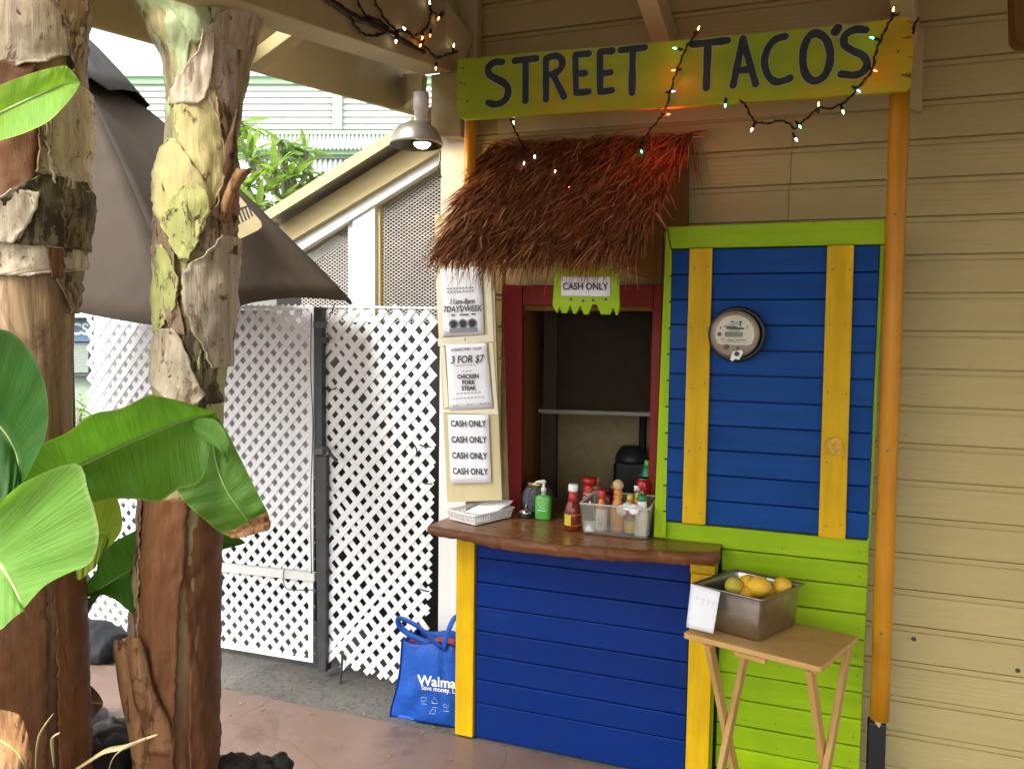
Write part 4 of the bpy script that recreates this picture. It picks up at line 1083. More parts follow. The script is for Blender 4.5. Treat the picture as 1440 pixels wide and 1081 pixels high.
for i, ((x, y), z, r, mat) in enumerate(lem):
    p = PZ(x, y, z)
    if lm0 is None: o = lemon_mesh(1.0).build('lemon', mat, smooth=True); lm0 = o
    else:
        o = lm0.copy(); COL.objects.link(o)
        o.material_slots[0].link = 'OBJECT'; o.material_slots[0].material = mat
    o.location = p; o.scale = (r,r,r); o.rotation_euler = (1.2+.5*i, .6*i, 1.3*i)
    tag(o, labs[i], 'lemon', 'lemons in the steel pan')
pt_, at, U, V = None, None, None, None
q = [PZ(972,820,ZR+.002)+Vector((0,-.004,0)), PZ(1013,831.5,ZR+.002)+Vector((0,-.004,0))]
lo_ = [PY(1003,890.5,q[1].y-.012), PY(965,881.5,q[0].y-.012)]
pp = thing('paper_note', 'white handwritten paper note hung on the front of steel pan', 'note', q[0])
rows = []
for i in range(9):
    v = i/8; rows.append([q[0].lerp(q[1],j/6).lerp(lo_[1].lerp(lo_[0],j/6),v)+Vector((0,-.006*math.sin(v*PI)*(.4+.6*j/6),0)) for j in range(7)])
MB().grid(rows).build('sheet', M['paper'], pp, smooth=True, solid=.0006)
def an(u, v): return q[0].lerp(q[1],u).lerp(lo_[1].lerp(lo_[0],u),v)+Vector((0,-.006*math.sin(v*PI)*(.4+.6*u)-.0012,0))
M['pencil'] = plain('pencil_grey', (.42,.44,.52), .8, bump=0)
sc = MB()
for u0, n in ((.25,2),(.45,4),(.62,3),(.8,3)):
    for k in range(n):
        a = (u0+.02*math.sin(k*3), .26+.045*k); b = (u0+.10+.03*math.sin(k*5), .24+.045*k+.03*math.cos(k*4))
        sc.tube([an(*a), an((a[0]+b[0])/2, a[1]-.015), an(*b)], .0007, 4)
sc.build('handwriting', M['pencil'], pp)
# ------------------------------------------------------------------ blue shopping bag
bg_ = thing('shopping_bag', 'blue reusable shopping bag with white lettering on the floor beside the counter', 'bag', PZ(590,1018,0))
YB = 2.775
def bagpt(x, y, yoff): return PY(x, y, YB+yoff)
rows = []; nb = 15
Ltab = [(900,566),(930,564),(955,561),(975,556),(995,550),(1016,549)]
def lint(tab, y):
    for (y0,x0),(y1,x1) in zip(tab, tab[1:]):
        if y <= y1: return x0+(x1-x0)*max(0,(y-y0))/(y1-y0)
    return tab[-1][1]
def topy(u): return 899+12*u**1.0+3*math.sin(u*9)
def boty(u): return 1014+20*u
NU, NV = 26, 22
def front(u, v, off=0):
    y = topy(u)*(1-v)+boty(u)*v
    xl = lint(Ltab, y+ (0 if u < .5 else 0)); xr = 664
    x = xl+(xr-xl)*u
    bul = .030*math.sin(PI*min(1,max(0,u)))*math.sin(PI*min(1,v*.9+.08)) + .018*noise.noise(Vector((u*5, v*4, 2)))*(.25+v) - .022*max(0, 1-abs(u-.58)*7)*(1-v)**1.5*0
    fold = .012*math.exp(-((u-.60)/.05)**2)*(1-v)**.7 - .010*math.exp(-((u-.70)/.06)**2)*(1-v)
    p = PY(x, y, YB+.02-bul+fold-off)
    if v >= .999: p.z = max(p.z, .004)
    return p
rows = [[front(j/NU, i/NV) for j in range(NU+1)] for i in range(NV+1)]
m = MB().grid(rows)
dpt = Vector((0,.13,0))
back = [[p+Vector((.01, .13 - .03*math.sin(PI*j/NU), .012)) for j, p in enumerate(r)] for r in rows]
m.grid(back)
m.grid([[r[0]for r in rows], [ (a[0]+b[0])/2+Vector((.03*(.3+i/NV*.0),0,0)) for i,(a,b) in enumerate(zip(rows,back))], [r[0] for r in back]])
m.grid([[r[-1] for r in rows], [r[-1] for r in back]])
m.grid([rows[-1], back[-1]])
m.build('bag_body', M['bag'], bg_, smooth=True, solid=.001)
MB().tube([r[0]+Vector((-.001,-.003,0)) for r in rows], .0028, 6).build('piping', M['bagdark'], bg_, smooth=True)
MB().tube([p+Vector((0,-.002,0)) for p in rows[0]], .0028, 6).build('piping', M['bagdark'], bg_, smooth=True)
MB().grid([[front(j/12, .05)+Vector((0,.03,.004+.005*math.sin(j))) for j in range(13)], [front(j/12,.05)+Vector((0,.09,.004)) for j in range(13)]]).build('contents', M['bagred'], bg_, smooth=True)
def strap(pxs, y0, w, wob=0):
    P = [PY(x, y, YB+o) for x, y, o in pxs]; P = catmull(P, 22); A = []; B = []
    for i, p in enumerate(P):
        d = (P[min(i+1,21)]-P[max(i-1,0)]).normalized(); s = Vector((-d.z, .35, d.x)).normalized()
        A.append(p+s*w/2); B.append(p-s*w/2)
    MB().grid([A,B]).build('handle', M['bag'], bg_, smooth=True, solid=.003)
strap([(622,912,0),(606,897,-.005),(590,882,-.01),(574,873,.0),(561,869,.02),(562,880,.05),(578,893,.05),(600,903,.05),(616,912,.04)], 0, .024)
strap([(622,914,0),(627,898,-.01),(633,880,-.01),(640,868,.0),(650,866,.04),(650,885,.05),(640,905,.05),(628,914,.05)], 0, .022)
def bag_text(s, size, cx_, cy_, mat, bold, cond=1.0, rotdeg=0.0):
    vs, fs = text_geo(s, size, bold, cond); pts = []
    for x, y in vs:
        px = cx_+x; py = cy_-y + (x)*math.tan(math.radians(rotdeg))
        v = (py-topy(.5))/(boty(.5)-topy(.5)); xl = lint(Ltab, py); u = (px-xl)/(664-xl)
        t = topy(u); b2 = boty(u); v = (py-t)/(b2-t)
        pts.append(front(u, v, .003))
    MB().add(pts, fs).build('lettering', mat, bg_)
bag_text('Walmart', 19.5, 621, 959.5, M['whiteplastic'], .45, .95, 6)
bag_text('Save money. Live better.', 9.6, 633, 971, M['whiteplastic'], .12, .85, 7)
M['bagprint'] = plain('bag_pale_print', (.35,.45,.68), .5, bump=0)
def icon(cx_, cy_, pts, closed=True):
    P = [(cx_+x, cy_+y) for x, y in pts]; Q = []
    for px, py in P:
        xl = lint(Ltab, py); u = (px-xl)/(664-xl); v = (py-topy(u))/(boty(u)-topy(u)); Q.append(front(u, v, .0025))
    MB().tube(Q + ([Q[0]] if closed else []), .0011, 4).build('icon_print', M['bagprint'], bg_)
icon(596,983,[(-4,-2),(-1,-3),(2,-2),(4,-3),(3,1),(0,3),(-3,2)])
icon(611,985,[(-4,1),(-1,-5),(2,-2),(5,3),(2,4),(-2,2)]); icon(611,988,[(-4,0),(4,1)], False)
icon(627,992,[(-4,-1),(-1,-3),(1,0),(4,-2),(3,3),(-2,2)])
icon(609,1001,[(-5,2),(-2,-4),(4,-3),(3,2)])
for cx_, cy_ in ((596,989),(611,994),(627,999)): icon(cx_, cy_, [(-3,0),(4,.6)], False)

# ------------------------------------------------------------------ white lattice panels
def clip_line(p, d, poly):
    """length range of the line p+t*d inside a convex polygon (x,z), counter clockwise"""
    t0, t1 = -1e9, 1e9; m = len(poly)
    for i in range(m):
        a, b = poly[i], poly[(i+1) % m]; nx, nz = -(b[1]-a[1]), (b[0]-a[0])
        den = nx*d[0]+nz*d[1]; num = nx*(p[0]-a[0])+nz*(p[1]-a[1])
        if abs(den) < 1e-9:
            if num < 0: return None
            continue
        t = -num/den
        if den > 0: t0 = max(t0, t)
        else: t1 = min(t1, t)
    return (t0, t1) if t1-t0 > .03 else None
def lattice(t, pxs, Y, pitch=(.0695,.077), w=.0255, ragged=0.0, lx_=0):
    P = [PY(x, y, Y) for x, y in pxs]; poly = [(p.x, p.z) for p in P]
    area = sum(poly[i][0]*poly[(i+1)%len(poly)][1]-poly[(i+1)%len(poly)][0]*poly[i][1] for i in range(len(poly)))
    if area < 0: poly.reverse()
    xmin = min(p[0] for p in poly); xmax = max(p[0] for p in poly); zmin = min(p[1] for p in poly); zmax = max(p[1] for p in poly)
    for lay, sgn in ((0, 1), (1, -1)):
        d = Vector((pitch[0], 0, sgn*pitch[1])).normalized(); nrm = Vector((-d.z, 0, d.x))
        span = (zmax-zmin)*pitch[0]/pitch[1]
        x = xmin-span-.1
        while x < xmax+span+.1:
            base = (x, zmin)
            r = clip_line(base, (d.x, d.z), poly)
            if r:
                a = Vector((base[0]+d.x*(r[0]-ragged*random.random()), Y+.0038*lay+random.uniform(-.0003,.0003), base[1]+d.z*(r[0]-ragged*random.random())))
                b = Vector((base[0]+d.x*(r[1]+ragged*random.random()*.3), a.y, base[1]+d.z*(r[1]+ragged*.3*random.random())))
                ww = w*random.uniform(.96,1.05)/2
                q = [a-nrm*ww, b-nrm*ww, b+nrm*ww, a+nrm*ww]
                MB().prism(q, (0,.0033,0)).build('slat', M['slat'], t, bevel=0)
            x += pitch[0]
lf = thing('lattice_fence', 'wide white lattice fence panel behind the banana stems with a low rail', 'fence', PY(300,907,3.03))
lattice(lf, [(123,431),(441,430),(440,930),(300,907),(125,884)], 3.03)
board([(100,426),(442,427.5),(442,436),(100,436)], 3.02, .03, 'top_rail', M['white'], lf) if False else None
board([(434.5,430),(441,430),(440,931),(433.5,930)], 3.02, .009, 'edge_strip', M['slat'], lf, .001)
board([(124,430),(441,430),(441,434.5),(124,434.5)], 3.021, .008, 'edge_strip', M['slat'], lf, .001)
board([(125,881),(300,903.5),(440,927),(440,931.5),(300,908),(125,885)], 3.0215, .008, 'edge_strip', M['slat'], lf, 0)
M['backing'] = plain('grey_backing', (.52,.53,.53), .7)
MB().prism([PY(x,y,3.10) for x, y in ((132,436),(436,436),(437,742),(320,738),(132,700))], (0,.012,0)).build('backing_panel', M['backing'], lf)
board([(128,779),(302,792),(442,806),(442,818),(302,803),(128,790)], 2.985, .03, 'rail', M['white'], lf, .004)
lg = thing('lattice_gate', 'narrow white lattice gate with ragged edges beside the white corner post', 'gate', PY(540,950,3.0))
lattice(lg, [(455,436),(611,438),(608,640),(603,830),(594,965),(557,955),(464,934),(456,900)], 3.0, ragged=.03)
board([(453,429.5),(613,431.5),(613,434.5),(453,432.5)], 2.995, .02, 'top_strip', M['slat'], lg, .001)
MB().tube([PY(482,915,2.985), PY(480,945,2.975), PY(477,974,2.97)], .006, 8).build('drop_bolt', M['blackmetal'], lg)
def cable(pxs, Y, r, nm, mat, par, n=20):
    MB().tube(catmull([PY(x,y,Y) for x,y in pxs], n), r, 6).build(nm, mat, par, smooth=True)
for pts in ([(456,546),(463,547),(470,547),(473,544)],[(606,628),(598,628),(590,625)],[(583,626),(586,633),(585,642)],[(455,683),(461,686),(466,690)],[(452,803),(460,805),(466,805)],[(608,680),(600,680),(594,678)],[(603,831),(596,830),(590,828)],[(470,428),(468,436),(463,442)]):
    cable(pts, 2.985, .003, 'cable_tie', M['black'], lg, 8)
gp = thing('gate_post', 'dark grey square metal post between the two white lattice panels', 'post', PY(452,942,2.97))
MB().prism([PY(441,432,2.97),PY(452.5,432,2.97),PY(453,640,2.97),PY(442,640,2.97)], (0,.05,0)).build('post', M['blackmetal'], gp, bevel=.003)
MB().prism([PY(442,641,2.975),PY(459,641,2.975),PY(458,945,2.975),PY(447,945,2.975)], (0,.05,0)).build('post', M['blackmetal'], gp, bevel=.003)
M['tape'] = plain('grey_tape', (.10,.10,.10), .35)
for y in (452, 630): board([(440.5,y),(453.5,y),(453.5,y+9),(440.5,y+9)], 2.966, .058, 'tape_wrap', M['tape'], gp, .001)
cable([(452,628),(460,630),(466,640),(474,648)], 2.96, .008, 'latch', M['blackmetal'], gp, 8)
cable([(438,440),(437,520),(440,600),(437,700),(438,806)], 2.96, .0022, 'cable', M['black'], gp, 20)
cable([(400,799),(398,812),(402,826),(412,829),(440,829)], 2.975, .0022, 'cable', M['black'], gp, 14)
board([(452,474),(458,474),(458,482),(452,482)], 2.96, .03, 'hinge', M['blackmetal'], gp, .001)

# ------------------------------------------------------------------ shed with expanded metal behind the gate
sd_ = thing('mesh_shed', 'white framed storage shed with sloping roof and metal mesh walls behind the gate', 'shed', PY(540,950,3.75))
Yh = 3.75
board([(495.5,296),(527,282),(528,960),(497,955)], Yh-.016, .09, 'post', M['white'], sd_, .003)
board([(489,300),(495.3,298),(497,955),(490,955)], Yh+.0, .05, 'post', M['white'], sd_, .003)
board([(527.3,284),(534.5,281),(536,960),(528.3,960)], Yh+.01, .06, 'jamb', M['creamz'], sd_, .002)
board([(386,322),(640,164),(640,200),(408,340)], Yh-.06, .05, 'fascia_board', M['cream'], sd_, .003)
board([(408,341),(640,201),(640,218),(424,352)], Yh-.03, .05, 'rafter', M['white'], sd_, .003)
board([(412,348),(640,216),(640,222),(426,356)], Yh+.01, .05, 'rafter_shadow_board', M['creamz'], sd_, .002)
# roof sheet rising to the right, with its grey underside
a, b = PY(372,309,Yh-.16), PY(640,141,Yh-.16); 
RF = [a, b, b+Vector((0,3,0)), a+Vector((0,3,0))]
MB().prism(RF, (0,0,.035)).build('roof', M['galv'], sd_)
MB().prism([a+Vector((0,-.008,-.02)), b+Vector((0,-.008,-.02)), b+Vector((0,-.008,.04)), a+Vector((0,-.008,.04))], (0,.007,0)).build('roof_edge', M['creamz'], sd_)
def expanded(poly_px, Y):
    P = [PY(x,y,Y) for x,y in poly_px]; poly = [(p.x,p.z) for p in P]
    area = sum(poly[i][0]*poly[(i+1)%len(poly)][1]-poly[(i+1)%len(poly)][0]*poly[i][1] for i in range(len(poly)))
    if area < 0: poly.reverse()
    m = MB(); pitch = (.032,.0195)
    xmin = min(p[0] for p in poly); xmax = max(p[0] for p in poly); zmin = min(p[1] for p in poly); zmax = max(p[1] for p in poly)
    for sgn in (1,-1):
        d = Vector((pitch[0],0,sgn*pitch[1])).normalized(); nr = Vector((-d.z,0,d.x))*.0019
        span = (zmax-zmin)*pitch[0]/pitch[1]; x = xmin-span
        while x < xmax+span:
            r = clip_line((x,zmin),(d.x,d.z),poly)
            if r:
                a = Vector((x+d.x*r[0],Y,zmin+d.z*r[0])); b = Vector((x+d.x*r[1],Y,zmin+d.z*r[1]))
                m.prism([a-nr,b-nr,b+nr,a+nr],(0,.004,0))
            x += pitch[0]
    tag(m.build('expanded_mesh', M['mesh'], sd_), kind='stuff')
expanded([(424,354),(489,316),(490,470),(424,470)], Yh+.03)
expanded([(534,288),(640,225),(640,470),(534,470)], Yh+.03)
MB().prism([(a.x-.6,4.5,-.05),(b.x,4.5,-.05),(b.x,4.5,b.z-.01),(a.x-.1,4.5,a.z-.04),(a.x-.6,4.5,a.z-.3)], (0,.05,0)).build('back_wall', M['shadefill'], sd_)
MB().box(PY(450,700,Yh-.12).x, -1.42, Yh-.14, Yh-.12, -.05, 1.66).build('gate_backdrop', M['shadefill'], sd_)  # added dark sheet that keeps the holes of the gate dark
lw = thing('dark_backdrop', 'added dark backdrop behind the lower part of the wide lattice fence', 'wall', (-3.2,3.6,0))
MB().box(-4.6, -2.15, 3.6, 3.7, -.06, .80).build('wall', M['shadefill'], lw)  # added backdrop, makes the lower lattice holes read as dark

# ------------------------------------------------------------------ brown market umbrella
um = thing('market_umbrella', 'dark brown canvas market umbrella between the banana stems and the lattice fence', 'umbrella', (-2.63,2.25,0))
A_ = Vector((PY(84,58,2.25).x, 2.25, PY(84,58,2.25).z))
Rr = PY(494,423,2.89); Ff = PY(268,464,1.83)
v1 = Vector((Rr.x-A_.x, Rr.y-A_.y, 0)); v2 = Vector((Ff.x-A_.x, Ff.y-A_.y, 0))
rad = (v1.length+v2.length)/2; a0 = math.atan2(v2.y, v2.x)
corners = [Ff, Rr]
zc = (Ff.z+Rr.z)/2
for k in range(2,6):
    a = a0 + PI/3*k; corners.append(Vector((A_.x+rad*math.cos(a), A_.y+rad*math.sin(a), zc+(.10 if k == 2 else .0))))
for k in range(6):
    p, q = corners[k], corners[(k+1)%6]; rows = []
    for i in range(17):
        t = i/16; r = []
        for j in range(17):
            s = j/16
            e = p.lerp(q, s) + Vector((0,0,.045*math.sin(PI*s)))      # scalloped lower edge
            ein = A_ - e; ein.z = 0
            e = e + ein*.10*math.sin(PI*s)
            pt = A_.lerp(e, t)
            pt.z += .05*math.sin(PI*t)*1.0 - .045*math.sin(PI*s)*t*(1-t)*2 + .012*noise.noise(Vector((s*3+k*5, t*4, 3)))
            r.append(pt)
        rows.append(r)
    MB().grid(rows).build('canopy_panel', M['umbrella'], um, smooth=True, solid=.003)
    MB().tube([A_.lerp(p, t/8)+Vector((0,0,.05*math.sin(PI*t/8)-.014)) for t in range(9)], .008, 8).build('rib', M['blackmetal'], um, smooth=True)
V_ = A_+Vector((0,0,.05))
rows = []
for i in range(7):
    t = i/6; row = []
    for j in range(25):
        a = a0 + 2*PI*j/24; k = (j % 4)/4; sc = 1-.12*math.sin(PI*k)
        rr = .31*t*sc; row.append(Vector((V_.x+rr*math.cos(a), V_.y+rr*math.sin(a), V_.z+.05-(.30*t)-.02*t*math.sin(j*1.7)+.02*math.sin(PI*t))))
    rows.append(row)
MB().grid(rows).build('vent_flap', M['umbvent'], um, smooth=True, solid=.003)
MB().tube([Vector((A_.x,A_.y,0.02)), A_], .02, 12).build('pole', M['blackmetal'], um, smooth=True)
MB().lathe([(.001,0),(.11,0),(.11,.04),(.05,.07),(.03,.25),(.001,.25)], (A_.x,A_.y,.0), 24).build('base', M['blackmetal'], um, smooth=True)
# woven label sewn onto the canopy
def canopy_at(x, y):
    """where the line of sight through a point of the label meets the panel between F and R"""
    nrm = (corners[0]-A_).cross(corners[1]-A_).normalized(); d = ray(x, y)
    t = (A_-EYEV).dot(nrm)/d.dot(nrm); return d*t+EYEV, nrm
q = [canopy_at(*p) for p in ((300,276),(317,280),(326,292),(355,326),(356,333),(351,338),(300,364))]
nr = q[0][1]; nr = nr if nr.dot(EYEV-A_) > 0 else -nr
lift = .055
MB().prism([p+nr*lift for p, _ in q], nr*.002).build('label_patch', M['board_cream'], um)
for k in range(6):
    x0, y0 = 317+4.6*k, 311-1.9*k
    dx, dy = 11.5, 19.5-.8*k
    pts = [(x0,y0),(x0+1.9,y0-1),(x0+1.9+dx*.55,y0-1+dy),(x0+dx*.55,y0+dy)]
    MB().prism([canopy_at(*p)[0]+nr*(lift+.0025) for p in pts], nr*.0006).build('label_stripe', M['ink'], um)
MB().prism([canopy_at(*p)[0]+nr*(lift+.0026) for p in ((317,311),(340,301.5),(341,303),(318,312.6))], nr*.0006).build('label_stripe', M['ink'], um)

# ------------------------------------------------------------------ barn lamp under the eave
bl = thing('barn_lamp', 'lit grey metal barn lamp hanging under the eave at the corner post', 'lamp', PY(585,190,2.78))
c = PY(585.5,205,2.78)
MB().lathe([(.103,0),(.106,.003),(.103,.014),(.095,.040),(.078,.066),(.050,.082),(.036,.088),(.030,.084),(.072,.062),(.090,.038),(.098,.014),(.101,.0)], c, 40).build('shade', M['galv'], bl, smooth=True)
MB().lathe([(.001,.082),(.027,.082),(.027,.135),(.031,.136),(.031,.20),(.001,.20)], c+Vector((.02,0,0)), 20).build('socket', M['whiteplastic'], bl, smooth=True)
bb = MB().ellipsoid(c+Vector((.035,-.02,.006)), .034, .034, .024, 18, 10).build('bulb', M['lampglow'], bl, smooth=True)
pl = bpy.data.lights.new('bulb_light', 'POINT'); pl.energy = .8; pl.color = (1,.75,.42); pl.shadow_soft_size = .03
po = bpy.data.objects.new('bulb_light', pl); COL.objects.link(po); po.location = c+Vector((.02,-.02,-.03))-ROOT[bl.name]; po.parent = bl
cable([(618,213),(619,225),(616,238),(621,250)], 2.8, .003, 'cord', M['black'], bl, 10)

# ------------------------------------------------------------------ light strings
def light_string(label, loc, wires, bulbs, Yof, group='coloured light strings'):
    t = thing('light_string', label, 'string lights', loc, group)
    for pts, r in wires:
        P = catmull([PY(x, y, Yof(x, y)) for x, y in pts], 6*len(pts))
        P = [p + Vector((.003*noise.noise(p*31), 0, .003*noise.noise(p*37+Vector((5,0,0))))) for p in P]
        MB().tube(P, r, 6).build('wire', M['wire'], t, smooth=True)
        P2 = [p + Vector((.005*math.sin(i*1.1), -.004, .005*math.cos(i*1.1))) for i, p in enumerate(P)]
        MB().tube(P2, r*.7, 5).build('wire', M['wire'], t, smooth=True)
    for x, y, k, dx, dy, L in bulbs:
        loff = Vector((0,.015,-.03)) if L and y > 150 else Vector((0,-.03,0))
        p = PY(x, y, Yof(x, y)-.012); d = Vector((dx, -.25, -dy)).normalized()
        MB().lathe([(.001,-.022),(.004,-.022),(.005,-.010),(.0045,-.002),(.001,-.002)], p, 8, d).build('socket', M['wire'], t, smooth=True)
        b = MB().lathe([(.001,-.002),(.0030,0),(.0032,.003),(.0022,.008),(.001,.012)], p, 8, d).build('bulb', M['bulb_'+k], t, smooth=True)
        if L:
            li = bpy.data.lights.new('bulb_light','POINT'); li.energy = L; li.color = BULB[k]; li.shadow_soft_size = .012
            lo2 = bpy.data.objects.new('bulb_light', li); COL.objects.link(lo2); lo2.parent = t; lo2.location = p + loff - ROOT[t.name]
    return t
Lr = .35
light_string('dark light string over the middle of the sign, down onto the thatch', PY(940,140,2.68),
  [([(984,38),(975,52),(963,72),(956,90),(949,108),(943,128),(936,155),(925,170),(912,186),(904,197)], .0028)],
  [(981.5,42,'o',.5,-1,0),(951,68.5,'g',-1,-.2,0),(949,99,'r',-.8,.1,.04),(945,129,'b',.8,0,0),(938,161,'r',.9,.1,.17)], lambda x,y: 2.69 if y < 150 else 2.69+.2*(y-150)/45)
light_string('light string looping off the right end of the sign with coloured bulbs', PY(1180,150,2.69),
  [([(1262,21),(1255,24),(1246,40),(1238,58),(1231,75),(1229,92),(1220,108),(1207,122),(1195,138),(1180,148),(1165,153),(1151,151),(1140,162),(1128,172),(1118,181),(1108,173),(1098,170),(1080,173),(1062,171),(1054,158),(1048,148),(1041,142)], .0028), ([(1290,28),(1284,38),(1285,48)], .0028)],
  [(1256,16,'o',.1,-1,0),(1228,54,'g',-1,-.3,0),(1229,99,'r',.8,.5,.01),(1206,127,'b',.6,.6,0),(1185,156,'w',.3,1,0),(1124,177,'g',.3,.5,0),(1119,195,'w',.5,1,0),(1058,181,'w',-.4,1,0),(1020,147,'g',0,1,0),(1151,149,'o',0,-1,0)], lambda x,y: 2.695 if y < 122 else 2.72)
light_string('short piece of light string dropping from sign to thatch at its left', PY(725,185,2.72),
  [([(714,160),(719,172),(724,184),(732,198),(737,206)], .0026)], [(722,171,'w',.3,1,0)], lambda x,y: 2.74+.004*(y-160))
def th_y(x, y):
    s = max(0, (y-200)/180); return 3.0-.44*s-.06
light_string('light string half buried in the straw of the thatch awning', PY(800,240,2.85),
  [([(737,206),(735,220),(741,230),(752,222),(768,232),(780,242),(781,258),(800,262),(826,258),(856,252),(880,232),(900,213),(904,197)], .0022)],
  [(737,228,'w',0,1,0),(752,219,'w',0,1,0),(781,240,'w',0,1,0),(780,262,'w',0,1,0),(801,263,'o',0,1,0),(856,251,'b',0,1,0),(902,212,'g',.3,1,0)], th_y)
light_string('tangled light string and dark cable under the roof beam at upper left', PY(560,50,2.75),
  [([(455,-6),(480,12),(505,26),(530,36),(550,48),(575,62),(596,74)], .0085), ([(494,20),(497,32),(505,44),(516,51),(530,51),(545,46),(560,46)], .004),
   ([(525,-4),(535,16),(546,32),(556,42),(570,45),(585,51),(596,44),(603,34),(606,18),(604,-4)], .003),
   ([(575,46),(590,60),(604,72),(613,82),(625,79),(640,74),(652,75),(662,80),(668,84),(690,81)], .003), ([(606,16),(614,22),(620,26),(624,19)], .0028), ([(500,-4),(512,20),(522,26),(530,28),(546,40)], .003)],
  [(604.5,6,'w',0,-1,0),(617.5,25,'o',-.5,1,0),(605,49,'r',0,1,0),(592,63,'o',-.4,.8,0),(594,52,'o',0,1,0),(613,95,'o',0,1,0),(638,66,'w',.3,-1,0),(666.5,90,'g',.1,1,0),(570,42,'w',-.6,-.6,0),(557,57,'w',0,1,0)], lambda x,y: PX(x,y,-1.272).y)
db = thing('dark_bracket', 'dark brown wooden bracket hanging in the top right corner', 'bracket', PY(1440,10,2.7))
MB().prism([PY(1426,-30,2.7),PY(1470,-30,2.7),PY(1470,60,2.7),PY(1436,59,2.7),PY(1430,54,2.7),PY(1428,46,2.7)], (0,.08,0)).build('bracket', M['rawwood'], db, bevel=.004)
# ------------------------------------------------------------------ background: far house, shop, corrugated roofs, plumeria
def fq(px, D, th, name, mat, par, bevel=0):
    return MB().prism([PD(x,y,D) for x,y in px], CF*th).build(name, mat, par, bevel=bevel)
fh = thing('clapboard_house', 'white clapboard house with pale green trim far behind the lattice', 'house', PD(380,330,9.2))
DF = 9.0
fq([(60,103),(700,103),(700,460),(60,460)], DF+.06, .1, 'wall', M['farwhite'], fh)
ys = [118.5,128,137,146,155,164.5,173.6,182.5]
for i in range(7):
    y0, y1 = ys[i], ys[i+1]
    for x0, x1 in ((60,466),(482,700)):
        a, b, c_, d = PD(x0,y0+.3,DF+.03), PD(x1,y0+.3,DF+.03), PD(x1,y1-1.0,DF+.0), PD(x0,y1-1.0,DF+.0)
        MB().prism([a,b,c_,d], CF*.04).build('clapboard', M['farwhite'], fh)
fq([(60,107.5),(700,107.5),(700,117.5),(60,117.5)], DF-.02, .05, 'trim_band', M['fargreen'], fh)
fq([(60,101),(700,101),(700,106.5),(60,106.5)], DF-.06, .1, 'eave_board', M['farwhite'], fh)
fq([(467,119),(481,119),(481,182),(467,182)], DF-.03, .05, 'corner_trim', M['fargreen'], fh)
fq([(60,183.5),(700,183.5),(700,189),(60,189)], DF-.04, .05, 'sill_band', M['fargreen'], fh)
def corrug(x0, x1, y0, D0, y1, D1, n, name):
    rows = []
    for y, D in ((y0,D0),(y1,D1)):
        rows.append([PD(x0+(x1-x0)*k/n, y, D)+Vector((0,0,.018*math.cos(k*PI/2))) for k in range(n+1)])
    MB().grid(rows).build(name, M['roofmetal'], fh, smooth=True, solid=.004)
corrug(60, 700, 190, 8.95, 209, 8.2, 440, 'corrugated_roof')
fq([(60,211.5),(700,211.5),(700,217),(60,217)], 8.25, .06, 'gutter', M['fargreen'], fh)
fq([(60,217.5),(700,217.5),(700,222),(60,222)], 8.32, .05, 'gutter_board', M['farwhite'], fh)
corrug(60, 700, 224, 8.3, 300, 7.4, 360, 'corrugated_roof')
shp = thing('green_shop', 'pale green shop front with blue sign seen left of the lattice', 'building', PD(100,620,7.5))
fq([(40,426),(126,426),(126,446),(40,446)], 7.3, .3, 'eave', M['farwhite'], shp)
fq([(20,447),(180,447),(180,640),(20,640)], 7.55, .1, 'wall', M['shopgreen'], shp)
fq([(30,449),(150,449),(150,480),(30,480)], 7.45, .05, 'sign_panel', M['bluesign'], shp)
for s, x in (('C', 106.5), ('S', 120.0)):
    text_on(s, .155, PD(x,463.5,7.448), CR, -CD, M['farwhite'], shp, bold=.006, lift=.004)
for k in range(14):
    y = 482+k*3.0; fq([(90,y),(124,y),(124,y+2.6),(90,y+2.6)], 7.48, .03, 'shutter_slat', M['farwin'], shp)
fq([(88,525),(126,525),(126,529),(88,529)], 7.46, .06, 'sill', M['blackmetal'], shp)
# low plants beside the shop
def blade_leaf(L, w, bend):
    m = MB(); rows = []; uv = []
    for i in range(6):
        t = i/5; ww = w*math.sin(PI*min(1,(.08+.92*t))**.8)*.5 if t < 1 else .001
        z = -bend*t*t*L
        rows.append([Vector((t*L, -ww, z+.15*ww)), Vector((t*L, 0, z)), Vector((t*L, ww, z+.15*ww))]); uv += [(t,-1),(t,0),(t,1)]
    m.grid(rows); return m, uv
m, uv = blade_leaf(1, .19, .35)
proto = m.build('leaf', M['plumleaf'], smooth=True, uv=uv); PLME = proto.data; bpy.data.objects.remove(proto)
def put_leaf(par, p, d, L, roll=0):
    o = bpy.data.objects.new('leaf', PLME); COL.objects.link(o); o.parent = par
    d = d.normalized(); up = Vector((0,0,1)) if abs(d.z) < .95 else Vector((1,0,0))
    y = up.cross(d).normalized(); z = d.cross(y)
    mt_ = Matrix((d, y, z)).transposed().to_4x4() @ Matrix.Rotation(roll, 4, 'X') @ Matrix.Diagonal((L, L, L, 1))
    mt_.translation = p - ROOT[par.name]; o.matrix_local = mt_
pt = thing('plumeria_tree', 'plumeria tree with long green leaves and white flowers behind the shed roof', 'tree', PD(400,640,6.2))
rp = random.Random(11)
base = PD(410,640,6.2); fork = PD(405,330,6.2)
MB().tube([base, PD(415,480,6.2), fork], [.07,.06,.045], 10).build('trunk', M['plumstem'], pt, smooth=True)
tips = [(395,196,6.0),(330,185,6.1),(352,222,5.9),(428,210,6.2),(385,238,5.8),(345,262,5.7),(372,268,5.8),(412,246,6.0),(330,290,5.7),(400,215,6.1),(318,232,6.0),(450,262,6.3),(432,240,6.1),(362,290,5.6),(395,283,5.9),(338,172,6.2),(447,285,6.4),(310,262,5.9),(415,272,6.2),(322,205,6.1)]
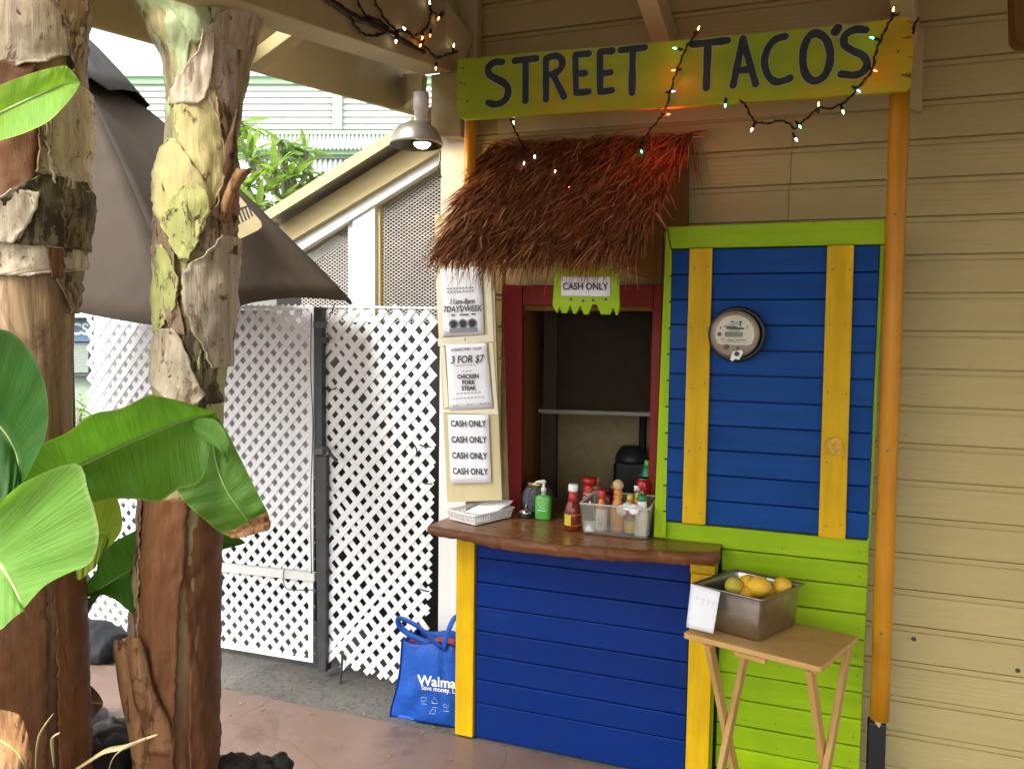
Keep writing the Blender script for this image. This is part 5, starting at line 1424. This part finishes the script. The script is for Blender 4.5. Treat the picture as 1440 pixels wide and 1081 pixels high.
nl = 0
for x, y, D in tips:
    tip = PD(x, y, D); mid = fork.lerp(tip, .55)+Vector((rp.uniform(-.1,.1), rp.uniform(-.1,.1), -.08))
    MB().tube(catmull([fork, mid, tip], 8), [.03,.028,.026,.024,.022,.02,.018,.016], 8).build('branch', M['plumstem'], pt, smooth=True)
    for k in range(15):
        a = 2.4*k+rp.uniform(-.3,.3); el = rp.uniform(-.35, 1.2)
        d = Vector((math.cos(a)*math.cos(el), math.sin(a)*math.cos(el), math.sin(el)))
        put_leaf(pt, tip+Vector((0,0,-.012*(k%5))), d, rp.uniform(.17,.30), rp.uniform(-.6,.6)); nl += 1
for x, y, D in ((340,232,5.75),(347,236,5.75),(336,240,5.75),(385,282,5.6),(379,277,5.6)):
    c = PD(x,y,D)
    fl = MB()
    for k in range(5):
        a = 2*PI*k/5; d = Vector((math.cos(a),-.35,math.sin(a))).normalized(); s = Vector((-math.sin(a),0,math.cos(a)))
        fl.add([c, c+d*.02+s*.012, c+d*.042, c+d*.02-s*.012], [(0,1,2,3)])
    fl.build('flower', M['flower'], pt, solid=.002)
m, uv = blade_leaf(1, .3, .5)
pl2 = thing('shrub', 'small leafy shrub in front of the pale green shop', 'shrub', PD(110,610,6.8))
for k in range(46):
    p = PD(rp.uniform(99,124), rp.uniform(556,606), rp.uniform(6.6,7.0)); a = rp.uniform(0,6.28); el = rp.uniform(-.1,1.2)
    put_leaf(pl2, p, Vector((math.cos(a)*math.cos(el), math.sin(a)*math.cos(el), math.sin(el))), rp.uniform(.08,.16))
MB().tube([PD(110,640,6.8), PD(112,575,6.8)], .02, 8).build('stem', M['plumstem'], pl2)

# ------------------------------------------------------------------ banana plants
def tab(t, y):
    if y <= t[0][0]: return t[0][1:]
    for a, b in zip(t, t[1:]):
        if y <= b[0]:
            k = (y-a[0])/(b[0]-a[0]); k = k*k*(3-2*k); return tuple(a[i]+(b[i]-a[i])*k for i in range(1, len(a)))
    return t[-1][1:]
class Stem:
    def __init__(s, rows, D): s.t = rows; s.D = D
    def frame(s, y):
        xl, xr = tab(s.t, y); xc = (xl+xr)/2; c = PD(xc, y, s.D); r = (xr-xl)/2/F0*s.D
        to = EYEV-c; to.z = 0; to.normalize(); rt = Vector((-to.y, to.x, 0))
        if rt.dot(CR) < 0: rt = -rt
        return c, r, to, rt, xc, (xr-xl)/2
    def at(s, phi, y, off=0):
        c, r, to, rt, _, _ = s.frame(y); return c + rt*(math.sin(phi)*(r+off)) + to*(math.cos(phi)*(r+off))
    def px(s, x, y, off=0):
        c, r, to, rt, xc, w = s.frame(y); u = max(-1.25, min(1.25, (x-xc)/w))
        ph = math.asin(max(-1, min(1, u))) + (u-math.copysign(1,u) if abs(u) > 1 else 0)
        return s.at(ph, y, off)
    def trunk(s, y0, y1, mat, par, seed=0, amp=.006):
        rows = []; n = 56; m = int((y1-y0)/7)
        for i in range(m+1):
            y = y0+(y1-y0)*i/m; row = []
            for k in range(n):
                ph = 2*PI*k/n; c, r, _, _, _, _ = s.frame(y)
                q = Vector((math.cos(ph)*1.6, math.sin(ph)*1.6, c.z*.8+seed))
                q2 = Vector((math.cos(ph)*5, math.sin(ph)*5, c.z*1.5+seed))
                sw = ((ph/(2*PI)*3 + c.z*1.1 + seed) % 1.0)
                off = amp*1.4*noise.noise(q) + amp*.8*noise.noise(q2) + amp*.9*(sw if sw < .93 else (1-sw)*13)
                row.append(s.at(ph, y, off))
            rows.append(row)
        return MB().grid(rows, close=True).build('trunk', mat, par, smooth=True)
    def sheath(s, rows, mat, par, off=.008, curl=.012, seed=0, rough=1.0):
        """a leaf sheath wrapped on the stem; rows of (y, left x, right x)"""
        y0, y1 = rows[0][0], rows[-1][0]; m = max(8, int((y1-y0)/4)); G = []; UVS = []; n = 14
        for i in range(m+1):
            y = y0+(y1-y0)*i/m; xl, xr = tab(rows, y); 
            xl += rough*2.2*noise.noise(Vector((y*.11, seed, 0))) + rough*.9*noise.noise(Vector((y*.5, seed, 4))); xr += rough*2.2*noise.noise(Vector((y*.11, seed, 9)))+rough*.9*noise.noise(Vector((y*.5, seed, 14)))
            r = []
            for j in range(n+1):
                u = j/n; x = xl+(xr-xl)*u
                e = abs(2*u-1)**5
                o = off + curl*e*(.4+.6*abs(noise.noise(Vector((y*.06, u*3+seed, 2))))) + .005*noise.noise(Vector((x*.09, y*.035, seed))) + .0028*noise.noise(Vector((x*.3, y*.06, seed)))
                UVS.append((2*u-1, y/100)); r.append(s.px(x, y+rough*1.5*noise.noise(Vector((x*.2, seed, i*.01)))*(1 if i in (0,m) else 0), o))
            G.append(r)
        return MB().grid(G).build('sheath', mat, par, smooth=True, solid=.0035, uv=UVS)
st = Stem([(-120,120,430),(-60,150,400),(-30,165,385),(0,185,372),(50,215,356),(100,236,345),(150,240,335),(200,240,328),(260,230,326),(300,228,325),(400,228,320),(500,224,313),(560,222,308),(700,207,303),(800,200,302),(900,195,301),(1000,195,300),(1081,196,300),(1300,186,306)], 2.05)
bR = thing('banana_plant', 'slim banana plant with yellow green spotted upper stem, right of the two', 'banana plant', st.frame(1300)[0], 'banana plants in the lava rock bed')
st.trunk(-110, 1300, M['trunkR'], bR, 1.3)
SH = [
 ('sh_pale', [(-100,150,300),(-20,180,280),(40,212,285),(90,235,270),(150,241,262),(210,241,252)], .002, .004),
 ('sh_pale', [(-60,215,290),(-20,222,284),(0,228,279),(30,240,288),(50,253,297),(70,266,292),(84,273,279)], .006, .005),
 ('sh_pale', [(-60,275,335),(-20,280,330),(0,283,328),(20,287,322),(45,295,309),(56,299,302)], .009, .005),
 ('sh_yellow', [(-60,330,375),(-10,326,366),(0,326,364),(15,330,354),(26,338,350)], .010, .006),
 ('sh_tan', [(15,324,354),(30,317,351),(50,301,344),(66,291,336),(80,318,333)], .012, .006),
 ('sh_tan', [(68,287,301),(80,294,325),(110,294,327),(150,292,322),(185,304,320),(200,310,318)], .010, .008),
 ('sh_tan', [(68,286,299),(90,283,299),(110,270,297),(130,257,295),(148,251,290),(162,249,282)], .013, .006),
 ('sh_yellow', [(140,254,300),(160,254,306),(190,256,312),(215,258,314),(240,270,313),(270,282,303),(298,290,296)], .010, .008),
 ('sh_brown', [(150,300,312),(180,303,318),(215,306,322),(250,306,324),(285,300,323),(310,289,321),(335,281,321),(357,276,319)], .013, .010),
 ('sh_yellow', [(208,249,256),(220,238,264),(241,231,273),(261,229,284),(282,230,292),(298,232,292),(322,240,283),(343,248,277),(374,260,266)], .017, .008),
 ('sh_green', [(268,268,276),(278,258,288),(298,246,291),(322,243,284),(343,249,278),(370,259,267)], .021, .004),
 ('sh_brown', [(300,228,233),(330,228,243),(360,229,252),(380,232,253),(420,240,256),(470,246,262)], .012, .008),
 ('sh_green', [(350,228,240),(370,227,249),(400,227,257),(430,227,254),(455,228,242),(468,228,234)], .015, .006),
 ('sh_tan', [(333,302,325),(345,296,325),(360,286,323),(378,267,322),(400,261,321),(430,262,320),(460,270,318),(500,284,314),(515,290,312)], .017, .013),
 ('sh_dark', [(420,236,262),(460,250,285),(500,252,292),(540,240,300),(565,232,305)], .006, .006),
 ('sh_tan', [(462,234,250),(480,229,260),(510,225,268),(538,226,276),(550,236,282),(566,262,274)], .013, .012),
 ('sh_green', [(470,282,310),(510,276,313),(560,268,309),(620,262,306),(700,262,303)], .004, .004),
 ('sh_orange', [(690,207,262),(760,205,258),(860,203,250),(960,204,246),(1081,206,244),(1250,208,246)], .009, .008),
 ('sh_orange', [(680,252,304),(800,256,304),(900,262,303),(1000,262,303),(1100,262,302),(1250,262,302)], .006, .010),
 ('sh_brown', [(690,200,212),(800,197,208),(900,194,206),(960,194,204)], .012, .008),
]
for i, (mm, rows, off, cu) in enumerate(SH): st.sheath(rows, M[mm], bR, off, cu, seed=i*3.7+.5)
def stub(pts, rs, mat, par, D=2.0, flat=.45, name='dried_leaf_stub'):
    MB().tube(catmull([PD(x,y,D+d) for x,y,d in pts], 12), [rs[0]+(rs[1]-rs[0])*k/11 for k in range(12)], 10, flat=flat).build(name, mat, par, smooth=True)
def flap(y_rows, D, mat, par, name='dried_leaf_stub', seed=0):
    """a curled, thin dried sheath end; rows of (x left, x right, y, depth offset)"""
    P0 = catmull([PD(a,y,D+o) for a,b,y,o in y_rows], 22); P1 = catmull([PD(b,y,D+o) for a,b,y,o in y_rows], 22); rows = []
    for i in range(22):
        r = []
        for j in range(9):
            u = j/8; p = P0[i].lerp(P1[i], u); to = (EYEV-p).normalized(); w = (P1[i]-P0[i]).length
            r.append(p + to*(w*.32*math.sin(PI*u) + .004*noise.noise(Vector((i*.35+seed, u*3, seed)))) + Vector((0,0,.006*noise.noise(Vector((u*6, seed, i*.2)))*(i/21))))
        rows.append(r)
    MB().grid(rows).build(name, mat, par, smooth=True, solid=.003)
flap([(304,322,325,-.02),(308,326,300,-.06),(314,330,278,-.08),(322,340,258,-.09),(330,352,242,-.10),(333,356,238,-.10)], 2.05, M['drybrown'], bR, seed=1)
flap([(310,324,262,-.03),(313,327,230,-.07),(318,331,200,-.09),(326,333,178,-.10),(333,336,154,-.10)], 2.05, M['drydark'], bR, seed=2)
flap([(228,236,330,-.04),(224,232,310,-.06),(221,226,290,-.06),(219,222,270,-.06)], 2.05, M['drydark'], bR, seed=3)
flap([(233,242,236,-.03),(230,238,220,-.05),(226,231,206,-.06)], 2.05, M['drybrown'], bR, seed=4)
flap([(190,214,1110,-.10),(182,208,1040,-.11),(168,194,970,-.11),(162,184,925,-.12),(160,178,908,-.12),(161,174,900,-.12)], 2.05, M['dryred'], bR, 'cut_sheath', 5)
flap([(206,246,1060,-.10),(198,240,1020,-.11),(190,226,990,-.12),(184,214,960,-.12),(180,206,920,-.12),(177,200,902,-.12),(178,196,896,-.12)], 2.05, M['dryred'], bR, 'cut_sheath', 6)

sl_ = Stem([(-120,-46,112),(-30,-40,108),(0,-35,107),(50,-30,103),(90,-28,99),(150,-25,107),(200,-25,107),(230,-25,103),(290,-20,108),(335,-20,101),(400,-20,98),(560,-20,96),(650,-20,97),(800,-25,104),(900,-30,109),(1081,-35,112),(1300,-45,118)], 1.85)
bL = thing('banana_plant', 'thick old banana plant with rough brown stem at the left edge', 'banana plant', sl_.frame(1300)[0], 'banana plants in the lava rock bed')
sl_.trunk(-110, 1300, M['trunkL'], bL, 6.1)
SL = [
 ('sh_tan', [(-110,-30,104),(-20,-30,102),(0,-10,100),(40,2,97),(75,4,88),(100,4,60),(114,6,30)], .012, .014),
 ('sh_brown', [(-60,60,108),(0,62,106),(60,80,103),(100,84,100),(130,70,104)], .016, .010),
 ('sh_orange', [(110,-30,46),(185,-30,50),(230,-30,48),(265,-30,46),(285,-30,24),(312,-30,4)], .012, .012),
 ('sh_tan', [(120,55,106),(185,56,108),(205,55,107),(230,58,103),(255,62,101),(268,66,99)], .018, .016),
 ('sh_brown', [(150,46,64),(200,50,62),(230,50,60),(255,48,70)], .024, .012),
 ('sh_dark', [(256,52,96),(270,36,104),(290,16,110),(312,-4,111),(335,2,106),(350,10,104)], .020, .018),
 ('sh_tan', [(280,28,52),(300,10,50),(325,-10,40),(350,-20,30)], .026, .010),
 ('sh_tan', [(333,34,98),(342,26,103),(356,8,104),(375,-5,102),(392,-18,40)], .014, .016),
 ('sh_brown', [(350,58,100),(375,66,97),(410,74,95),(440,84,94)], .012, .010),
 ('sh_orange', [(352,58,72),(372,60,74),(392,62,72)], .020, .006),
 ('sh_orange', [(640,60,104),(760,62,108),(900,70,110),(1081,72,112),(1250,72,114)], .006, .008),
 ('sh_orange', [(640,-30,54),(760,-30,56),(900,-30,60),(1081,-34,58),(1250,-34,58)], .008, .006),
]
for i, (mm, rows, off, cu) in enumerate(SL): sl_.sheath(rows, M[mm], bL, off, cu, seed=i*5.1+40, rough=1.5)

def leaf(par, up, mid, lo, mat, n=40, k=7, camber=.02, ruf=.010, seed=0, rib=.006, name='leaf'):
    U, Mi, L = (catmull([PD(*p) for p in c], n) for c in (up, mid, lo)); rows = []; uv = []
    for i in range(n):
        r = []; t = i/(n-1)
        for j in range(-k, k+1):
            s = abs(j)/k; e = U[i] if j < 0 else L[i]
            p = Mi[i].lerp(e, s)
            to = (EYEV-p).normalized()
            p = p + to*(camber*math.sin(PI*.5*s) + ruf*s*noise.noise(Vector((t*7+seed, j*.35, seed))) + ruf*.35*s*math.sin(t*46+seed))
            r.append(p); uv.append((t, j/k))
        rows.append(r)
    o = MB().grid(rows).build(name, mat, par, smooth=True, uv=uv)
    if rib:
        MB().tube([p+(EYEV-p).normalized()*.002 for p in Mi], [max(.0012, rib*(1-.75*i/(n-1))) for i in range(n)], 8, flat=.7).build('midrib', M['midrib'], o if False else par, smooth=True)
    return o
# small leaf at the top left belongs to the old plant
leaf(bL, [(-60,150,1.60),(0,120,1.58),(45,103,1.56),(85,93,1.55),(98,97,1.55),(112,114,1.55)], [(-60,190,1.62),(0,160,1.60),(35,143,1.58),(70,127,1.57),(95,117,1.56),(113,116,1.55)], [(-60,215,1.60),(0,198,1.57),(38,186,1.55),(72,168,1.54),(100,138,1.54),(113,119,1.55)], M['leafA'], seed=2, ruf=.006)
bY = thing('banana_plant', 'young banana plant with broad green leaves reaching in from the left edge', 'banana plant', PD(-150,1250,1.55), 'banana plants in the lava rock bed')
sy = Stem([(560,-185,-120),(700,-190,-115),(1000,-195,-105),(1300,-205,-95)], 1.55)
sy.trunk(640, 1300, M['trunkR'], bY, 3.3)
leaf(bY, [(-150,560,1.45),(-40,470,1.42),(0,463,1.40),(25,474,1.40),(48,503,1.40),(63,540,1.41),(68,580,1.42),(64,612,1.43),(48,650,1.45),(30,684,1.47)], [(-150,600,1.48),(-60,570,1.50),(-30,575,1.50),(-10,590,1.50),(5,605,1.50),(15,620,1.50),(22,635,1.50),(26,650,1.49),(28,668,1.48),(29,685,1.47)], [(-150,640,1.45),(-80,660,1.45),(-50,675,1.45),(-30,690,1.45),(-10,700,1.45),(5,700,1.45),(14,696,1.46),(20,693,1.46),(25,690,1.47),(29,687,1.47)], M['leafB'], camber=.03, seed=5, rib=.004)
# the middle leaf lying over the right stem, its tip folded down
leaf(bY, [(5,690,1.50),(26,676,1.50),(48,632,1.53),(96,607,1.56),(130,582,1.60),(170,574,1.66),(207,556,1.72),(224,557,1.74),(259,565,1.78),(303,581,1.83)], [(5,695,1.52),(40,674,1.54),(80,664,1.57),(107,657,1.60),(150,637,1.64),(185,621,1.69),(215,609,1.73),(240,599,1.77),(270,588,1.81),(303,580,1.84)], [(5,700,1.50),(50,720,1.50),(90,718,1.52),(130,707,1.56),(165,701,1.62),(203,703,1.66),(222,706,1.69),(250,688,1.74),(285,671,1.78),(303,582,1.83)], M['leafC'], camber=.012, ruf=.008, seed=8, rib=.006)
leaf(bY, [(297,577,1.84),(308,590,1.83),(320,608,1.82),(336,640,1.81),(352,672,1.81),(366,700,1.81),(377,722,1.82),(381,740,1.83)], [(296,579,1.84),(298,610,1.83),(302,640,1.82),(310,670,1.81),(322,695,1.81),(336,715,1.81),(348,732,1.82),(358,750,1.83)], [(294,582,1.84),(278,630,1.82),(262,662,1.80),(250,690,1.79),(262,708,1.79),(285,728,1.80),(305,745,1.81),(326,757,1.82)], M['leafC'], camber=-.012, ruf=.012, seed=9, rib=.003, name='folded_leaf_tip')
leaf(bY, [(266,592,1.80),(285,588,1.80),(305,592,1.79),(318,612,1.78),(323,632,1.78),(320,650,1.78)], [(267,594,1.80),(282,602,1.79),(298,612,1.78),(310,624,1.77),(318,638,1.77),(319,651,1.78)], [(268,596,1.80),(280,612,1.79),(294,622,1.78),(306,630,1.77),(315,642,1.77),(318,653,1.78)], M['leafC'], n=20, k=4, camber=.006, ruf=.003, seed=12, rib=0, name='folded_leaf_tip')
leaf(bY, [(381,735,1.825),(378,745,1.83),(366,748,1.83),(350,753,1.825),(330,757,1.82),(320,752,1.82)], [(378,727,1.82),(370,733,1.825),(356,738,1.825),(343,744,1.82),(330,750,1.82),(318,748,1.815)], [(374,720,1.82),(362,726,1.82),(350,732,1.82),(338,739,1.82),(328,745,1.82),(316,745,1.815)], M['drybrown'], n=30, k=3, camber=.006, ruf=.010, seed=14, rib=0, name='dried_leaf_edge')
# bright leaf in front
leaf(bY, [(-150,690,1.42),(-60,720,1.36),(0,702,1.33),(37,676,1.31),(107,651,1.30),(124,690,1.30),(134,722,1.30),(139,755,1.30),(128,790,1.31),(95,806,1.31),(62,824,1.32),(33,856,1.33)], [(-150,730,1.45),(-100,745,1.42),(-60,760,1.40),(-40,768,1.39),(-20,778,1.38),(-8,785,1.375),(0,792,1.37),(8,803,1.36),(16,816,1.355),(22,828,1.35),(28,842,1.34),(33,858,1.33)], [(-150,800,1.42),(-110,850,1.38),(-80,880,1.36),(-60,890,1.35),(-40,895,1.34),(-20,893,1.335),(-5,888,1.33),(5,882,1.33),(15,872,1.33),(22,866,1.33),(28,862,1.33),(33,859,1.33)], M['leafD'], camber=.020, ruf=.005, seed=17, rib=.008)
leaf(bY, [(100,740,1.66),(128,705,1.66),(150,700,1.66),(166,703,1.66),(172,740,1.67),(160,762,1.67),(146,775,1.67)], [(105,780,1.68),(120,760,1.68),(135,750,1.68),(146,748,1.68),(152,752,1.68),(152,762,1.68),(146,776,1.67)], [(108,815,1.66),(114,814,1.66),(124,806,1.66),(134,798,1.66),(138,790,1.66),(142,783,1.67),(145,777,1.67)], M['leafE'], n=24, seed=20, rib=.003)
leaf(bY, [(96,845,1.95),(125,815,1.95),(136,800,1.95),(138,784,1.96),(150,768,1.97),(172,755,1.98),(202,740,2.0)], [(90,850,1.98),(112,842,1.98),(135,830,1.98),(155,818,1.99),(172,808,2.0),(190,798,2.02),(210,790,2.03)], [(92,853,1.95),(115,842,1.95),(140,836,1.95),(160,842,1.96),(178,856,1.97),(195,868,1.99),(212,865,2.02)], M['leafF'], n=30, seed=24, rib=.005)
leaf(bY, [(296,762,2.2),(306,748,2.2),(322,750,2.2),(336,756,2.2),(345,762,2.2)], [(296,766,2.21),(308,762,2.2),(320,763,2.2),(332,764,2.2),(344,763,2.2)], [(296,772,2.2),(308,773,2.2),(318,771,2.2),(330,768,2.2),(344,764,2.2)], M['leafF'], n=16, k=4, seed=27, rib=0)
for pts, rr in (([(-150,700,1.55),(-60,690,1.5),(5,694,1.52)], .014), ([(-150,730,1.5),(-120,735,1.46),(-90,748,1.42)], .014), ([(-150,840,1.56),(-20,860,1.75),(60,858,1.9),(95,850,1.97)], .012), ([(100,905,1.96),(112,880,1.96),(122,855,1.96),(138,832,1.97)], .011), ([(104,890,1.98),(110,862,1.96),(125,842,1.96)], .008)):
    MB().tube(catmull([PD(*p) for p in pts], 12), rr, 8, flat=.6).build('leaf_stalk', M['leafF'], bY, smooth=True)

# planting bed, lava rocks and dead leaves
bed = MB(); rows = []
for i in range(15):
    rows.append([])
    for j in range(31):
        p = PZ(-260+680*j/30, 1095+330*i/14, .30); 
        rows[-1].append(Vector((p.x, p.y, .30+.05*noise.noise(Vector((p.x*5,p.y*5,0))))))
o = MB().grid(rows).build('planting_bed', M['soil'], smooth=True); o['kind'] = 'structure'
o = None
rk = random.Random(5)
def rock(name, label, c, r, sq=(1,1,.7), seed=0):
    m = MB(); rows = []
    for i in range(15):
        t = -PI/2+PI*i/14; row = []
        for k in range(22):
            a = 2*PI*k/22; d = Vector((math.cos(t)*math.cos(a), math.cos(t)*math.sin(a), math.sin(t)))
            f = 1+.34*noise.noise(d*1.7+Vector((seed,0,0)))+.18*noise.noise(d*4.5+Vector((0,seed,0)))+.08*noise.noise(d*11+Vector((0,0,seed)))
            row.append(Vector(c)+Vector((d.x*sq[0],d.y*sq[1],d.z*sq[2]))*(r*f))
        rows.append(row)
    m.grid(rows, close=True); o = m.build(name, M['rock'], smooth=True)
    tag(o, label, 'rock', 'lava rocks round the planting bed'); return o
rock('lava_rock', 'dark lava rock at the right foot of the slim banana stem', PD(322,1082,2.1), .05, (1.2,1,.7), 1)
rock('lava_rock', 'jagged dark lava rock next right of the banana stem foot', PD(358,1084,2.14), .055, (1,1,.6), 4)
rock('lava_rock', 'rightmost dark lava rock edging the planting bed', PD(390,1082,2.18), .045, (.9,1,.85), 7)
rock('lava_rock', 'tall black lava rock between the two banana stems', PD(156,1045,2.25), .07, (.9,1,1.05), 11)
rock('lava_rock', 'low black lava rock in front of the tall one between stems', PD(135,1075,2.05), .11, (1,1,.8), 14)
dl = thing('dead_leaf', 'curled brown dead banana leaf beside the old stem', 'leaf', PD(115,990,2.0))
leaf(dl, [(92,955,2.0),(112,952,1.99),(124,960,1.98),(138,974,1.98),(145,986,1.98)], [(94,990,2.02),(110,988,2.01),(124,988,2.0),(136,988,1.99),(145,990,1.98)], [(92,1030,2.0),(108,1024,1.98),(122,1016,1.97),(134,1006,1.97),(144,993,1.98)], M['dryred'], n=20, k=5, camber=-.02, seed=31, rib=.002)
dl = thing('dead_leaf', 'broad dry brown leaf in the bottom left corner', 'leaf', PD(20,1050,1.5))
leaf(dl, [(-60,1010,1.5),(-10,998,1.48),(15,1000,1.47),(30,1008,1.47),(38,1030,1.48),(45,1060,1.5)], [(-60,1060,1.5),(-10,1040,1.49),(8,1045,1.48),(22,1055,1.48),(32,1070,1.48),(42,1095,1.5)], [(-60,1120,1.5),(-20,1110,1.48),(0,1110,1.47),(15,1112,1.47),(28,1112,1.48),(40,1115,1.5)], M['drybrown'], n=24, k=5, camber=.02, seed=33, rib=.003)
def dry(label, pts, w, mat):
    t = thing('dry_leaf_strip', label, 'leaf', PD(*pts[0]), 'dry leaf strips in the planting bed'); P = catmull([PD(*p) for p in pts], 20)
    MB().tube(P, [w*(.3+.7*math.sin(PI*min(1,.12+i/19*.9))) for i in range(20)], 6, flat=.3).build('strip', mat, t, smooth=True)
dry('yellow green dry leaf strip curving across between the stems', [(100,1086,1.8),(128,1068,1.8),(150,1055,1.8),(175,1050,1.8),(200,1040,1.8),(222,1032,1.8)], .014, M['strand'])
dry('thin dry strip hanging down in front of the rock between stems', [(205,1038,1.79),(180,1048,1.79),(160,1064,1.79),(152,1086,1.79)], .005, M['strand'])
dry('thin pale curled strip on the old stem, left one', [(75,1003,1.62),(64,1018,1.62),(55,1035,1.62),(51,1060,1.62),(50,1090,1.62)], .006, M['strand'])
dry('short pale curled strip on the old stem, right one', [(84,1030,1.62),(74,1037,1.62),(74,1055,1.62),(76,1078,1.62)], .007, M['strand'])
bu = thing('dark_cover', 'dark grey fabric cover lying on the patio between the banana stems', 'cover', PZ(140,932,0))
rows = []
c = PZ(128,918,.0)
for i in range(25):
    t = i/24; row = []
    for k in range(32):
        a = 2*PI*k/32; rr = (.25+.75*math.sin(PI*(.08+.72*t))**.7)
        fo = 1+.10*noise.noise(Vector((t*6,math.cos(a)*1.5,math.sin(a)*1.5)))+.05*noise.noise(Vector((t*17,math.cos(a)*3,math.sin(a)*3)))
        row.append(Vector((c.x-.16+.33*t, c.y+.13*rr*math.cos(a)*fo, max(.004, .075-.03*t+(.115-.03*t)*rr*math.sin(a)*fo))))
    rows.append(row)
m = MB().grid(rows, close=True); m.f += [tuple(range(31,-1,-1)), tuple(range(24*32,25*32))]
M['coverc'] = mk_cloth('dark_grey_cover_cloth', (.016,.018,.021), .7, 14)
m.build('cover', M['coverc'], bu, smooth=True)
e = PZ(146,926,.0)
MB().prism([e+Vector((.02,0,.002)), e+Vector((.085,0,.002)), e+Vector((.10,0,.05)), e+Vector((.085,0,.085)), e+Vector((.04,0,.09))], (0,.1,0)).build('end_flap', M['drydark'], bu, bevel=.012)

lt = MB(); rl = random.Random(9)
for i in range(70):
    x, y = rl.uniform(300, 960), rl.uniform(955, 1079); p = PZ(x, y, .0)
    if p.y > 2.72: p.z = -.005
    a = rl.uniform(0, 6.28); L = rl.uniform(.003, .014); w = L*rl.uniform(.2,.6)
    u = Vector((math.cos(a), math.sin(a), rl.uniform(-.05,.3)))*L; v = Vector((-math.sin(a), math.cos(a), 0))*w
    c = p+Vector((0,0,.002)); lt.prism([c-u, c-v, c+u, c+v], (0,0,.0012))
tag(lt.build('leaf_litter', M['drybrown']), 'crumbs of dry leaf scattered over the patio floor', 'litter', kind='stuff')
